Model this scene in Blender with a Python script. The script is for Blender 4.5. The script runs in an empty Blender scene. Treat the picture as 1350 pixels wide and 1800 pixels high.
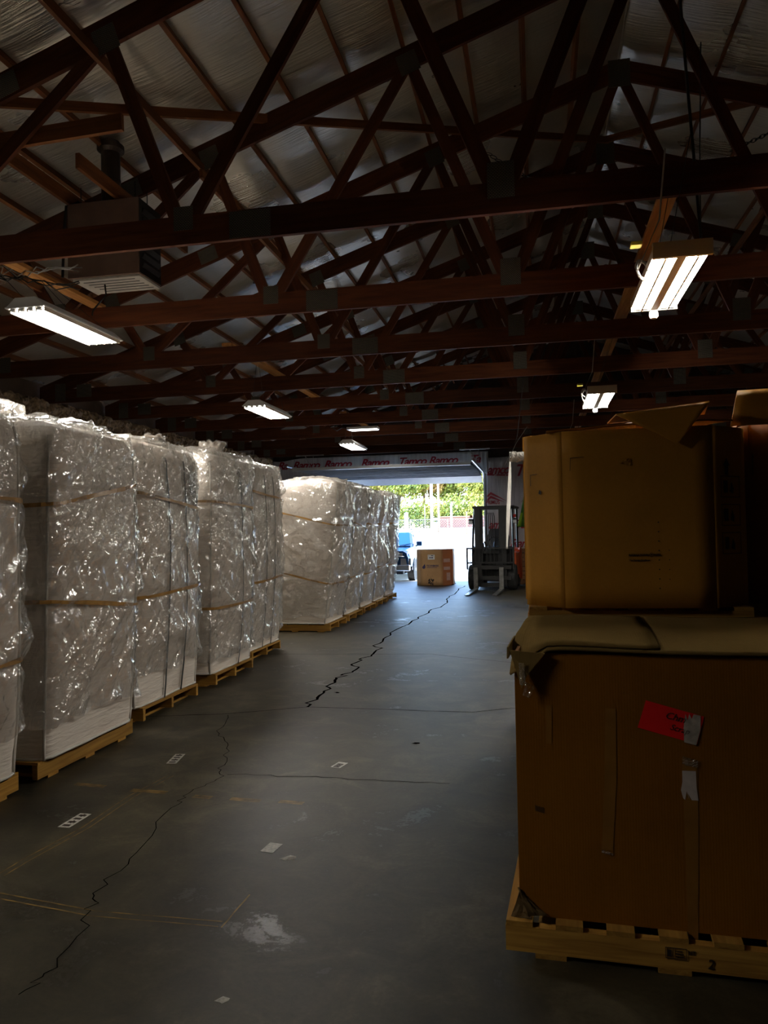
import bpy, math, random
from mathutils import Vector, Matrix, noise

scene = bpy.context.scene
col = scene.collection
random.seed(11)
PI = math.pi

# ------------------------------------------------------------------ camera
cam_d = bpy.data.cameras.new('camera'); cam = bpy.data.objects.new('camera', cam_d); col.objects.link(cam)
_yaw, _pitch, _roll, _f = 0.1992, 0.0265, -0.0187, 1339.7
_F = Vector((-math.sin(_yaw)*math.cos(_pitch), math.cos(_yaw)*math.cos(_pitch), math.sin(_pitch)))
_R = Vector((math.cos(_yaw), math.sin(_yaw), 0)); _U = _R.cross(_F)
_R2 = math.cos(_roll)*_R + math.sin(_roll)*_U; _U2 = _R2.cross(_F)
_m = Matrix((( _R2.x, _U2.x, -_F.x, 0), (_R2.y, _U2.y, -_F.y, 0), (_R2.z, _U2.z, -_F.z, 1.55), (0, 0, 0, 1)))
cam.matrix_world = _m
cam_d.sensor_fit = 'HORIZONTAL'; cam_d.sensor_width = 36.0; cam_d.lens = _f/1350*36.0
cam_d.clip_start = 0.05; cam_d.clip_end = 600
scene.camera = cam

# ------------------------------------------------------------------ sky, sun, exposure
SKY, SUN, LED, EXPO = 2.6, 9.0, 115.0, 0.0
world = bpy.data.worlds.new('world'); scene.world = world; world.use_nodes = True
_nt = world.node_tree; _bg = _nt.nodes['Background']
_sky = _nt.nodes.new('ShaderNodeTexSky'); _sky.sky_type = 'NISHITA'; _sky.sun_disc = False
_sky.sun_elevation = math.radians(46); _sky.sun_rotation = math.radians(90); _sky.air_density = 1.0; _sky.dust_density = 0.3; _sky.ozone_density = 2.5
_nt.links.new(_sky.outputs[0], _bg.inputs[0]); _bg.inputs[1].default_value = SKY
_sd = bpy.data.lights.new('sun', 'SUN'); _sd.energy = SUN; _sd.angle = 0.01; _sd.color = (1, 0.95, 0.86)
_so = bpy.data.objects.new('sun', _sd); col.objects.link(_so)
_dir = Vector((1.0, -0.03, 1.03))          # towards the sun: from the right, just along the end wall
_so.rotation_euler = _dir.to_track_quat('Z', 'Y').to_euler(); _so.location = (30, 30, 40)
vs = scene.view_settings
scene.display_settings.display_device = 'sRGB'
vs.view_transform = 'Standard'; vs.look = 'None'; vs.gamma = 1.0; vs.use_curve_mapping = False; vs.exposure = EXPO
try:
    scene.cycles.use_denoising = True
    scene.cycles.max_bounces = 6; scene.cycles.diffuse_bounces = 3; scene.cycles.glossy_bounces = 3; scene.cycles.transparent_max_bounces = 10
    scene.cycles.use_adaptive_sampling = True; scene.cycles.adaptive_threshold = 0.04
    scene.cycles.sample_clamp_indirect = 6.0
except Exception: pass

# ------------------------------------------------------------------ helpers
class MB:
    def __init__(s): s.v = []; s.f = []
    def add(s, vs_, fs):
        b = len(s.v); s.v += [tuple(p) for p in vs_]; s.f += [tuple(b+i for i in q) for q in fs]; return s
    def obox(s, M, sx, sy, sz):
        P = [M @ Vector((a*sx/2, b*sy/2, c*sz/2)) for a in (-1, 1) for b in (-1, 1) for c in (-1, 1)]
        return s.add(P, [(0,1,3,2),(4,6,7,5),(0,4,5,1),(2,3,7,6),(0,2,6,4),(1,5,7,3)])
    def box(s, x0, x1, y0, y1, z0, z1, rz=0):
        M = Matrix.Translation(((x0+x1)/2, (y0+y1)/2, (z0+z1)/2)) @ Matrix.Rotation(rz, 4, 'Z')
        return s.obox(M, x1-x0, y1-y0, z1-z0)
    def beam(s, p0, p1, w, t, up=(0,0,1)):
        p0 = Vector(p0); p1 = Vector(p1); M, L = frame(p0, p1, up)
        return s.obox(M @ Matrix.Translation((L/2, 0, 0)), L, t, w)
    def tube(s, pts, r, n=7, closed=False, cap=True):
        pts = [Vector(p) for p in pts]; m = len(pts); base = len(s.v); rr = r if isinstance(r, (list, tuple)) else [r]*m
        for i, p in enumerate(pts):
            a = pts[(i-1) % m] if (closed or i > 0) else p; b = pts[(i+1) % m] if (closed or i < m-1) else p
            t = (b-a).normalized(); ref = Vector((0,0,1)) if abs(t.z) < .9 else Vector((1,0,0))
            u = t.cross(ref).normalized(); w = t.cross(u)
            for k in range(n):
                A = 2*PI*k/n; s.v.append(tuple(p + (u*math.cos(A)+w*math.sin(A))*rr[i]))
        for i in range(m if closed else m-1):
            j = (i+1) % m
            for k in range(n):
                l = (k+1) % n; s.f.append((base+i*n+k, base+j*n+k, base+j*n+l, base+i*n+l))
        if not closed and cap:
            s.f.append(tuple(base+k for k in range(n))); s.f.append(tuple(base+(m-1)*n+k for k in range(n)))
        return s
    def prism(s, pts, off):
        pts = [Vector(p) for p in pts]; off = Vector(off); n = len(pts)
        return s.add(pts+[p+off for p in pts], [tuple(range(n)), tuple(range(2*n-1, n-1, -1))] + [(i, (i+1) % n, n+(i+1) % n, n+i) for i in range(n)])
    def xz(s, poly, y0, y1):
        return s.prism([(x, y0, z) for x, z in poly], (0, y1-y0, 0))
    def lathe(s, prof, c=(0,0,0), n=20, axis='Z'):
        c = Vector(c); base = len(s.v); m = len(prof)
        for r, h in prof:
            for k in range(n):
                A = 2*PI*k/n; a, b = r*math.cos(A), r*math.sin(A)
                s.v.append(tuple(c + (Vector((a,b,h)) if axis == 'Z' else Vector((h,a,b)) if axis == 'X' else Vector((b,h,a)))))
        for i in range(m-1):
            for k in range(n):
                l = (k+1) % n; s.f.append((base+i*n+k, base+i*n+l, base+(i+1)*n+l, base+(i+1)*n+k))
        s.f.append(tuple(base+k for k in range(n))); s.f.append(tuple(base+(m-1)*n+k for k in range(n)))
        return s
    def grid(s, fn, nu, nv, closeu=False):
        base = len(s.v); cu = nu if closeu else nu+1
        for j in range(nv+1):
            for i in range(cu): s.v.append(tuple(fn(i/nu, j/nv)))
        for j in range(nv):
            for i in range(nu):
                k = (i+1) % cu; s.f.append((base+j*cu+i, base+j*cu+k, base+(j+1)*cu+k, base+(j+1)*cu+i))
        return s
    def ribbon(s, pts, w, z=0.002):
        """flat strip on the ground along (x, y) points; w a number or a list"""
        P = [Vector((p[0], p[1], 0)) for p in pts]; n = len(P); base = len(s.v)
        for i, p in enumerate(P):
            t = (P[min(i+1, n-1)]-P[max(i-1, 0)]).normalized(); q = Vector((-t.y, t.x, 0)); ww = w[i] if isinstance(w, (list, tuple)) else w
            s.v.append(tuple(p+q*ww/2+Vector((0,0,z)))); s.v.append(tuple(p-q*ww/2+Vector((0,0,z))))
        for i in range(n-1): s.f.append((base+2*i, base+2*i+1, base+2*i+3, base+2*i+2))
        return s
    def mesh(s, name):
        me = bpy.data.meshes.new(name); me.from_pydata(s.v, [], s.f); me.update(); return me
    def build(s, name, mat, parent=None, smooth=False, solid=0, bevel=0, M=None):
        me = s.mesh(name); return obj(name, me, mat, parent, smooth, solid, bevel, M)

def obj(name, me, mat, parent=None, smooth=False, solid=0, bevel=0, M=None):
    if mat and not me.materials: me.materials.append(MAT[mat])
    if smooth: me.polygons.foreach_set('use_smooth', [True]*len(me.polygons))
    o = bpy.data.objects.new(name, me); col.objects.link(o)
    if parent: o.parent = parent
    if M is not None: o.matrix_basis = M
    if solid:
        md = o.modifiers.new('solid', 'SOLIDIFY'); md.thickness = solid; md.offset = 0
    if bevel:
        md = o.modifiers.new('bevel', 'BEVEL'); md.width = bevel; md.segments = 2; md.limit_method = 'ANGLE'
    return o

def frame(p0, p1, up=(0,0,1)):
    x = (Vector(p1)-Vector(p0)); L = x.length; x.normalize(); up = Vector(up)
    if abs(x.dot(up)) > .98: up = Vector((0,1,0)) if abs(x.y) < .9 else Vector((1,0,0))
    y = up.cross(x).normalized(); z = x.cross(y)
    return Matrix(((x.x,y.x,z.x,p0[0]),(x.y,y.y,z.y,p0[1]),(x.z,y.z,z.z,p0[2]),(0,0,0,1))), L

def tag(o, label=None, cat=None, group=None, kind=None):
    if label: o['label'] = label
    if cat: o['category'] = cat
    if group: o['group'] = group
    if kind: o['kind'] = kind
    return o
def thing(name, label, cat, loc=(0,0,0), rz=0, group=None):
    o = bpy.data.objects.new(name, None); col.objects.link(o); o.location = loc; o.rotation_euler = (0,0,rz); o.empty_display_size = .1
    return tag(o, label, cat, group)
def copy_tree(o, parent=None):
    c = o.copy(); col.objects.link(c); c.parent = parent
    for ch in list(o.children): copy_tree(ch, c)
    return c
_lum = {}
def lumber(name, p0, p1, w, t, mat, parent=None, up=(0,0,1), plumb=False):
    """one sawn board from p0 to p1 with its own frame, so the grain runs along it; plumb = ends cut vertical"""
    M, L = frame(p0, p1, up); d = (Vector(p1)-Vector(p0)).normalized()
    sh = d.z/math.hypot(d.x, d.y) if plumb else 0.0
    key = (round(L, 3), w, t, round(sh, 3), mat, name)
    if key not in _lum:
        V = []
        for x in (0, L):
            for y in (-t/2, t/2):
                for z in (-w/2, w/2): V.append((x+z*sh, y, z))
        _lum[key] = MB().add(V, [(0,1,3,2),(4,6,7,5),(0,4,5,1),(2,3,7,6),(0,2,6,4),(1,5,7,3)]).mesh(name)
        _lum[key].materials.append(MAT[mat])
    return obj(name, _lum[key], None, parent, M=M)
def text_mesh(txt, size, shear=0.0, space=1.0, offset=0.0):
    cu = bpy.data.curves.new('lettering', 'FONT'); cu.body = txt; cu.size = size; cu.shear = shear; cu.space_character = space
    cu.offset = offset; cu.extrude = 0.001; cu.resolution_u = 3
    to = bpy.data.objects.new('lettering', cu); col.objects.link(to)
    dg = bpy.context.evaluated_depsgraph_get(); me = bpy.data.meshes.new_from_object(to.evaluated_get(dg))
    bpy.data.objects.remove(to); bpy.data.curves.remove(cu)
    me.materials.clear(); return me
def text(txt, x, y, z, size, mat, parent, shear=0.0, rz=0.0, tilt=0.0, space=1.0, name='lettering', offset=0.0, sx=1.0):
    """lettering standing upright facing -Y (rz turns it round Z, tilt turns it in its own plane)"""
    me = text_mesh(txt, size, shear, space, offset)
    M = Matrix.Translation((x, y, z)) @ Matrix.Rotation(rz, 4, 'Z') @ Matrix.Rotation(PI/2, 4, 'X') @ Matrix.Rotation(tilt, 4, 'Z') @ Matrix.Scale(sx, 4, (1,0,0))
    return obj(name, me, mat, parent, M=M)
def nz(x, y, z=0.0): return noise.noise(Vector((x, y, z)))

# ------------------------------------------------------------------ materials
MAT = {}
def new_mat(name):
    m = bpy.data.materials.new(name); m.use_nodes = True; MAT[name] = m
    nt = m.node_tree; return m, nt, nt.nodes['Principled BSDF']
def N(nt, t, **kw):
    n = nt.nodes.new(t)
    for k, v in kw.items():
        if k in n.inputs: n.inputs[k].default_value = v
        else: setattr(n, k, v)
    return n
def coords(nt, kind='Object', scale=(1,1,1), rot=(0,0,0)):
    tc = N(nt, 'ShaderNodeTexCoord'); mp = N(nt, 'ShaderNodeMapping'); mp.inputs['Scale'].default_value = scale; mp.inputs['Rotation'].default_value = rot
    nt.links.new(tc.outputs[kind], mp.inputs['Vector']); return mp.outputs[0]
def geo_pos(nt, scale=(1,1,1), rot=(0,0,0)):
    g = N(nt, 'ShaderNodeNewGeometry'); mp = N(nt, 'ShaderNodeMapping'); mp.inputs['Scale'].default_value = scale; mp.inputs['Rotation'].default_value = rot
    nt.links.new(g.outputs['Position'], mp.inputs['Vector']); return mp.outputs[0]
def ramp(nt, fac, stops):
    r = N(nt, 'ShaderNodeValToRGB'); e = r.color_ramp.elements
    while len(e) < len(stops): e.new(.5)
    for i, (p, c) in enumerate(stops): e[i].position = p; e[i].color = (c[0], c[1], c[2], 1) if not isinstance(c, (int, float)) else (c, c, c, 1)
    nt.links.new(fac, r.inputs[0]); return r.outputs[0]
def bump(nt, h, bs, strength=.3, dist=.01):
    b = N(nt, 'ShaderNodeBump'); b.inputs['Strength'].default_value = strength; b.inputs['Distance'].default_value = dist
    nt.links.new(h, b.inputs['Height']); nt.links.new(b.outputs[0], bs.inputs['Normal']); return b
def plain(name, c, rough=.5, metal=0.0, var=.12, scale=6.0, bmp=0.0, spec=.5, kind='Object', sc=(1,1,1), coat=0.0):
    m, nt, bs = new_mat(name); no = N(nt, 'ShaderNodeTexNoise', Scale=scale, Detail=4.0); nt.links.new(coords(nt, kind, sc), no.inputs['Vector'])
    lo = tuple(x*(1-var) for x in c); hi = tuple(min(1, x*(1+var)) for x in c)
    nt.links.new(ramp(nt, no.outputs[0], [(.3, lo), (.7, hi)]), bs.inputs['Base Color'])
    bs.inputs['Roughness'].default_value = rough; bs.inputs['Metallic'].default_value = metal; bs.inputs['Specular IOR Level'].default_value = spec
    bs.inputs['Coat Weight'].default_value = coat
    if bmp: bump(nt, no.outputs[0], bs, bmp)
    return m
def wood(name, dark, light, rough=.7, knots=True, sc=(1.2, 14, 14), vary=.25):
    m, nt, bs = new_mat(name); v = coords(nt, 'Object', sc)
    oi = N(nt, 'ShaderNodeObjectInfo'); add = N(nt, 'ShaderNodeVectorMath', operation='MULTIPLY_ADD')
    cmb = N(nt, 'ShaderNodeCombineXYZ')
    for i in range(3): nt.links.new(oi.outputs['Random'], cmb.inputs[i])
    nt.links.new(cmb.outputs[0], add.inputs[0]); add.inputs[1].default_value = (31, 17, 23); nt.links.new(v, add.inputs[2])
    n1 = N(nt, 'ShaderNodeTexNoise', Scale=1.6, Detail=6.0, Distortion=.6); nt.links.new(add.outputs[0], n1.inputs['Vector'])
    c = ramp(nt, n1.outputs[0], [(.3, dark), (.72, light)])
    hs = N(nt, 'ShaderNodeHueSaturation'); mp = N(nt, 'ShaderNodeMapRange'); mp.inputs['To Min'].default_value = 1-vary; mp.inputs['To Max'].default_value = 1+vary
    nt.links.new(oi.outputs['Random'], mp.inputs['Value']); nt.links.new(mp.outputs[0], hs.inputs['Value']); nt.links.new(c, hs.inputs['Color'])
    nt.links.new(hs.outputs[0], bs.inputs['Base Color']); bs.inputs['Roughness'].default_value = rough; bs.inputs['Specular IOR Level'].default_value = .25
    bump(nt, n1.outputs[0], bs, .25, .004); return m
wood('truss_wood', (.062, .014, .004), (.12, .035, .009), .72)
wood('purlin_wood', (.12, .038, .009), (.22, .082, .022), .7)
wood('pallet_wood', (.26, .12, .018), (.48, .26, .05), .75, sc=(1.5, 16, 30))
wood('old_pallet_wood', (.17, .075, .032), (.32, .16, .075), .8)
wood('board_wood', (.30, .12, .03), (.52, .25, .075), .65)

def cardboard(name, c, rough=.62, spec=.12):
    m, nt, bs = new_mat(name); v = coords(nt, 'Object', (1,1,1))
    n1 = N(nt, 'ShaderNodeTexNoise', Scale=2.2, Detail=5.0); nt.links.new(v, n1.inputs['Vector'])
    n2 = N(nt, 'ShaderNodeTexNoise', Scale=60.0, Detail=2.0); nt.links.new(v, n2.inputs['Vector'])
    mx = N(nt, 'ShaderNodeMath', operation='MULTIPLY_ADD'); nt.links.new(n2.outputs[0], mx.inputs[0]); mx.inputs[1].default_value = .25; nt.links.new(n1.outputs[0], mx.inputs[2])
    nt.links.new(ramp(nt, mx.outputs[0], [(.35, tuple(x*.82 for x in c)), (.85, tuple(x*1.15 for x in c))]), bs.inputs['Base Color'])
    w = N(nt, 'ShaderNodeTexWave', Scale=32.0, Distortion=.4, bands_direction='X'); nt.links.new(v, w.inputs['Vector'])
    a = N(nt, 'ShaderNodeMath', operation='MULTIPLY_ADD'); nt.links.new(w.outputs[0], a.inputs[0]); a.inputs[1].default_value = .06; nt.links.new(n1.outputs[0], a.inputs[2])
    bump(nt, a.outputs[0], bs, .22, .012); bs.inputs['Roughness'].default_value = rough; bs.inputs['Specular IOR Level'].default_value = spec; return m
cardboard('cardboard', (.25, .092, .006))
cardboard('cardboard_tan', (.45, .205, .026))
cardboard('cardboard_lid', (.17, .108, .036), .9, 0.0)
cardboard('cardboard_grey', (.115, .070, .026), .55)
cardboard('cardboard_box_door', (.50, .29, .135))
cardboard('cardboard_orange', (.50, .23, .10))
plain('ink', (.025, .012, .006), .6, var=.3); plain('ink_navy', (.04, .03, .11), .6); plain('ink_faint', (.12, .055, .012), .6)
plain('ink_red', (.34, .012, .03), .45, var=.1); plain('paper_white', (.72, .72, .70), .6, var=.06, scale=20)
plain('sticker_red', (.95, .01, .008), .5, var=.05); plain('label_silver', (.45, .38, .32), .45, var=.3, scale=40)
plain('label_white', (.62, .52, .46), .5, var=.12, scale=30); plain('packing_tape', (.30, .13, .022), .22, var=.12, scale=12, coat=.6)
plain('tape_tan', (.36, .19, .05), .35, var=.2, scale=20, coat=.3); plain('strap_black', (.012, .014, .012), .4)
plain('yellow_paint', (.15, .085, .015), .55, var=.75, scale=14); plain('crack', (.0016, .0013, .001), 1.0, spec=0.0); plain('joint', (.004, .0035, .003), 1.0, spec=0.0)
plain('floor_label_white', (.42, .40, .34), .5, var=.35, scale=60)
plain('steel_dark', (.03, .028, .026), .45, .6, var=.3); plain('steel_galv', (.5, .5, .5), .38, .8, var=.2, scale=10)
plain('steel_white', (.62, .62, .6), .35, .1, var=.06); plain('door_steel', (.085, .095, .11), 1.0, .0, var=.1, scale=4, spec=0.0); plain('door_rib', (.42, .44, .46), 1.0, var=.1, spec=0.0)
plain('heater_brown', (.20, .125, .09), .42, .2, var=.1); plain('heater_dark', (.02, .016, .014), .35, .2); plain('heater_white', (.62, .58, .52), .4)
plain('flue', (.10, .075, .06), .4, .7, var=.3); plain('cable_white', (.55, .52, .46), .45); plain('cable_black', (.015, .014, .013), .5)
plain('lamp_white', (.72, .72, .70), .3, var=.04); plain('lamp_cream', (.56, .47, .36), .4, var=.05); plain('yellow_plastic', (.55, .45, .03), .4)
plain('rubber', (.018, .017, .016), .8, var=.3, bmp=.2); plain('fork_steel', (.26, .25, .23), .35, .8, var=.3, scale=12)
plain('forklift_black', (.011, .010, .009), .45, .1, var=.4, scale=10); plain('forklift_orange', (.62, .085, .012), .4, var=.1); plain('seat_black', (.02, .022, .03), .3)
plain('lens_amber', (.6, .2, .05), .25); plain('lens_red', (.6, .03, .02), .25); plain('wall_board', (.10, .06, .035), .8, var=.3, scale=3)
plain('wall_steel', (.13, .12, .11), .6, .2, var=.2); plain('gable_dark', (.05, .03, .02), .85, var=.3)
plain('asphalt', (.66, .63, .58), .9, var=.10, scale=1.2); plain('verge', (.20, .14, .07), .95, var=.4, scale=2.5); plain('road', (.62, .60, .57), .9)
plain('bark', (.20, .13, .08), .9, var=.3, scale=5); plain('pole_white', (.75, .74, .7), .6); plain('pole_brown', (.30, .19, .11), .85, var=.25)
plain('brick_red', (.20, .085, .055), .9, var=.35, scale=9); plain('fence_steel', (.34, .34, .32), .45, .4)
plain('bird_green', (.24, .42, .02), .7, var=.2); plain('cloth_green', (.05, .16, .015), .75, var=.3)
plain('car_sky_blue', (.010, .045, .12), .22, .3, var=.04, coat=1.0); plain('car_black', (.012, .013, .016), .4); plain('car_trim', (.5, .5, .52), .25, .9)  # blue of the car body stands for sky reflected in dark bodywork
plain('car_lamp', (.75, .77, .8), .15); plain('alloy', (.42, .44, .46), .3, .9)
m, nt, bs = new_mat('glass_sky_blue'); bs.inputs['Base Color'].default_value = (.012, .12, .32, 1); bs.inputs['Roughness'].default_value = .06; bs.inputs['Metallic'].default_value = .0; bs.inputs['Specular IOR Level'].default_value = .5  # base colour holds the blue of the sky mirrored in the glass
plain('seam_white', (.66, .62, .55), .8); plain('insulation', (.26, .17, .09), .95, var=.6, scale=18, bmp=1.0)

# galvanised toothed plate: rows of punched slots
m, nt, bs = new_mat('tooth_plate'); v = coords(nt, 'Object', (1, 1, 1))
br = N(nt, 'ShaderNodeTexBrick', offset=.5); br.inputs['Scale'].default_value = 1.0; br.inputs['Brick Width'].default_value = .022; br.inputs['Row Height'].default_value = .011
br.inputs['Mortar Size'].default_value = .0032; br.inputs['Color1'].default_value = (.20, .185, .14, 1); br.inputs['Color2'].default_value = (.25, .23, .175, 1); br.inputs['Mortar'].default_value = (.03, .026, .02, 1)
mpn = N(nt, 'ShaderNodeMapping'); mpn.inputs['Rotation'].default_value = (PI/2, 0, 0); tc = N(nt, 'ShaderNodeTexCoord')
nt.links.new(tc.outputs['Object'], mpn.inputs[0]); nt.links.new(mpn.outputs[0], br.inputs['Vector']); nt.links.new(br.outputs[0], bs.inputs['Base Color'])
bs.inputs['Metallic'].default_value = .15; bs.inputs['Roughness'].default_value = .45

# foil-faced roof insulation
m, nt, bs = new_mat('foil')
v = geo_pos(nt, (1.1, 26, 1.1)); n1 = N(nt, 'ShaderNodeTexNoise', Scale=1.5, Detail=5.0, Distortion=.3); nt.links.new(v, n1.inputs['Vector'])
v2 = geo_pos(nt, (1, 1, 1)); n2 = N(nt, 'ShaderNodeTexNoise', Scale=.9, Detail=4.0); nt.links.new(v2, n2.inputs['Vector'])
nt.links.new(ramp(nt, n2.outputs[0], [(.3, (.60, .54, .44)), (.7, (.80, .75, .65))]), bs.inputs['Base Color'])
nt.links.new(ramp(nt, n2.outputs[0], [(.3, .40), (.7, .24)]), bs.inputs['Roughness']); bs.inputs['Metallic'].default_value = .72
sm = N(nt, 'ShaderNodeMath', operation='MULTIPLY_ADD'); nt.links.new(n1.outputs[0], sm.inputs[0]); sm.inputs[1].default_value = .5; nt.links.new(n2.outputs[0], sm.inputs[2])
bump(nt, sm.outputs[0], bs, .75, .03)

# worn sealed concrete
m, nt, bs = new_mat('concrete'); v = geo_pos(nt)
nA = N(nt, 'ShaderNodeTexNoise', Scale=.55, Detail=8.0, Roughness=.62); nt.links.new(v, nA.inputs['Vector'])
nB = N(nt, 'ShaderNodeTexNoise', Scale=3.2, Detail=8.0, Roughness=.68, Distortion=.8); nt.links.new(v, nB.inputs['Vector'])
nC = N(nt, 'ShaderNodeTexNoise', Scale=46.0, Detail=4.0, Roughness=.7); nt.links.new(v, nC.inputs['Vector'])
vd = geo_pos(nt, (.25, 6, 1), (0, 0, .9)); nD = N(nt, 'ShaderNodeTexNoise', Scale=1.6, Detail=6.0); nt.links.new(vd, nD.inputs['Vector'])
s1 = N(nt, 'ShaderNodeMath', operation='MULTIPLY_ADD'); nt.links.new(nB.outputs[0], s1.inputs[0]); s1.inputs[1].default_value = 1.0; nt.links.new(nA.outputs[0], s1.inputs[2])
s2 = N(nt, 'ShaderNodeMath', operation='MULTIPLY_ADD'); nt.links.new(nC.outputs[0], s2.inputs[0]); s2.inputs[1].default_value = .35; nt.links.new(s1.outputs[0], s2.inputs[2])
s3 = N(nt, 'ShaderNodeMath', operation='MULTIPLY'); nt.links.new(s2.outputs[0], s3.inputs[0]); s3.inputs[1].default_value = .425
nt.links.new(ramp(nt, s3.outputs[0], [(.30, (.004, .003, .0012)), (.44, (.015, .0115, .0045)), (.52, (.034, .027, .0125)), (.62, (.085, .068, .037))]), bs.inputs['Base Color'])
nt.links.new(ramp(nt, s2.outputs[0], [(.75, .29), (.98, .37), (1.15, .52)]), bs.inputs['Roughness'])
s4 = N(nt, 'ShaderNodeMath', operation='MULTIPLY_ADD'); nt.links.new(nD.outputs[0], s4.inputs[0]); s4.inputs[1].default_value = .5; nt.links.new(s2.outputs[0], s4.inputs[2])
bump(nt, s4.outputs[0], bs, .15, .008); bs.inputs['Specular IOR Level'].default_value = .62; bs.inputs['Specular Tint'].default_value = (1, .97, .92, 1)

# woven white bulk-bag fabric
m, nt, bs = new_mat('bag_fabric')
v = coords(nt, 'Object', (3, 3, 22)); n1 = N(nt, 'ShaderNodeTexNoise', Scale=1.5, Detail=4.0, Distortion=.7); nt.links.new(v, n1.inputs['Vector'])
v2 = coords(nt, 'Object'); n2 = N(nt, 'ShaderNodeTexNoise', Scale=2.0, Detail=3.0); nt.links.new(v2, n2.inputs['Vector'])
nt.links.new(ramp(nt, n2.outputs[0], [(.3, (.72, .62, .52)), (.7, (.82, .74, .64))]), bs.inputs['Base Color'])
bump(nt, n1.outputs[0], bs, .55, .02); bs.inputs['Roughness'].default_value = .75; bs.inputs['Specular IOR Level'].default_value = .25

# clear stretch film with crinkles
m, nt, bs = new_mat('film'); nt.nodes.remove(bs); out = nt.nodes['Material Output']
def crease(rot, sc, scale, p, dist=.6, det=1.0):
    '''sharp ridges of a stretched noise'''
    mp = N(nt, 'ShaderNodeMapping'); mp.inputs['Scale'].default_value = sc; nt.links.new(coords(nt, 'Object', (1, 1, 1), rot), mp.inputs['Vector'])
    no = N(nt, 'ShaderNodeTexNoise', Scale=scale, Detail=det, Distortion=dist); nt.links.new(mp.outputs[0], no.inputs['Vector'])
    a = N(nt, 'ShaderNodeMath', operation='MULTIPLY_ADD'); nt.links.new(no.outputs[0], a.inputs[0]); a.inputs[1].default_value = 2.0; a.inputs[2].default_value = -1.0
    b_ = N(nt, 'ShaderNodeMath', operation='ABSOLUTE'); nt.links.new(a.outputs[0], b_.inputs[0])
    c = N(nt, 'ShaderNodeMath', operation='SUBTRACT'); c.inputs[0].default_value = 1.0; nt.links.new(b_.outputs[0], c.inputs[1])
    d = N(nt, 'ShaderNodeMath', operation='POWER'); nt.links.new(c.outputs[0], d.inputs[0]); d.inputs[1].default_value = p; return d.outputs[0]
def madd(a, k, b_):
    n = N(nt, 'ShaderNodeMath', operation='MULTIPLY_ADD'); nt.links.new(a, n.inputs[0]); n.inputs[1].default_value = k; nt.links.new(b_, n.inputs[2]); return n.outputs[0]
def swell(rot, sc, scale, dist=.4, det=1.0):
    mp = N(nt, 'ShaderNodeMapping'); mp.inputs['Scale'].default_value = sc; nt.links.new(coords(nt, 'Object', (1, 1, 1), rot), mp.inputs['Vector'])
    no = N(nt, 'ShaderNodeTexNoise', Scale=scale, Detail=det, Distortion=dist); nt.links.new(mp.outputs[0], no.inputs['Vector']); return no.outputs[0]
k1 = swell((.75, .3, 0), (9, 11, 1.7), 1.0, .3); k2 = swell((-.45, -.2, 0), (10, 12, 2.0), 1.1, .5); k3 = swell((.2, 0, .3), (12, 12, 9), 1.7, 1.0, 1.5)
mk = N(nt, 'ShaderNodeTexNoise', Scale=1.5, Detail=1.0); nt.links.new(coords(nt), mk.inputs['Vector'])
mka = ramp(nt, mk.outputs[0], [(.45, 0.0), (.60, 1.0)]); mkb = ramp(nt, mk.outputs[0], [(.40, 1.0), (.60, .15)])
def mul(a, b_):
    n = N(nt, 'ShaderNodeMath', operation='MULTIPLY'); nt.links.new(a, n.inputs[0]); nt.links.new(b_, n.inputs[1]); return n.outputs[0]
hh = madd(mul(k2, mkb), .8, k1); hh = madd(mul(k3, mka), .55, hh); 
b = N(nt, 'ShaderNodeBump'); b.inputs['Strength'].default_value = 1.0; b.inputs['Distance'].default_value = .055; nt.links.new(hh, b.inputs['Height'])
gl = N(nt, 'ShaderNodeBsdfGlossy', Roughness=.16); gl.inputs['Color'].default_value = (1, 1, .98, 1); nt.links.new(b.outputs[0], gl.inputs['Normal'])
df = N(nt, 'ShaderNodeBsdfTranslucent'); df.inputs['Color'].default_value = (.85, .80, .74, 1)
df2 = N(nt, 'ShaderNodeBsdfDiffuse'); df2.inputs['Color'].default_value = (.80, .76, .70, 1); nt.links.new(b.outputs[0], df2.inputs['Normal'])
mh = N(nt, 'ShaderNodeMixShader'); mh.inputs[0].default_value = .7; nt.links.new(df.outputs[0], mh.inputs[1]); nt.links.new(df2.outputs[0], mh.inputs[2])
tr = N(nt, 'ShaderNodeBsdfTransparent'); tr.inputs['Color'].default_value = (1, 1, 1, 1)
fr = N(nt, 'ShaderNodeFresnel', IOR=1.5); nt.links.new(b.outputs[0], fr.inputs['Normal'])
mr = N(nt, 'ShaderNodeMapRange'); mr.inputs['From Min'].default_value = .04; mr.inputs['From Max'].default_value = .8; mr.inputs['To Min'].default_value = .18; mr.inputs['To Max'].default_value = .6
nt.links.new(fr.outputs[0], mr.inputs['Value'])
m1 = N(nt, 'ShaderNodeMixShader'); m1.inputs[0].default_value = .20; nt.links.new(tr.outputs[0], m1.inputs[1]); nt.links.new(mh.outputs[0], m1.inputs[2])
m2 = N(nt, 'ShaderNodeMixShader'); nt.links.new(mr.outputs[0], m2.inputs[0]); nt.links.new(m1.outputs[0], m2.inputs[1]); nt.links.new(gl.outputs[0], m2.inputs[2])
nt.links.new(m2.outputs[0], out.inputs[0])

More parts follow.
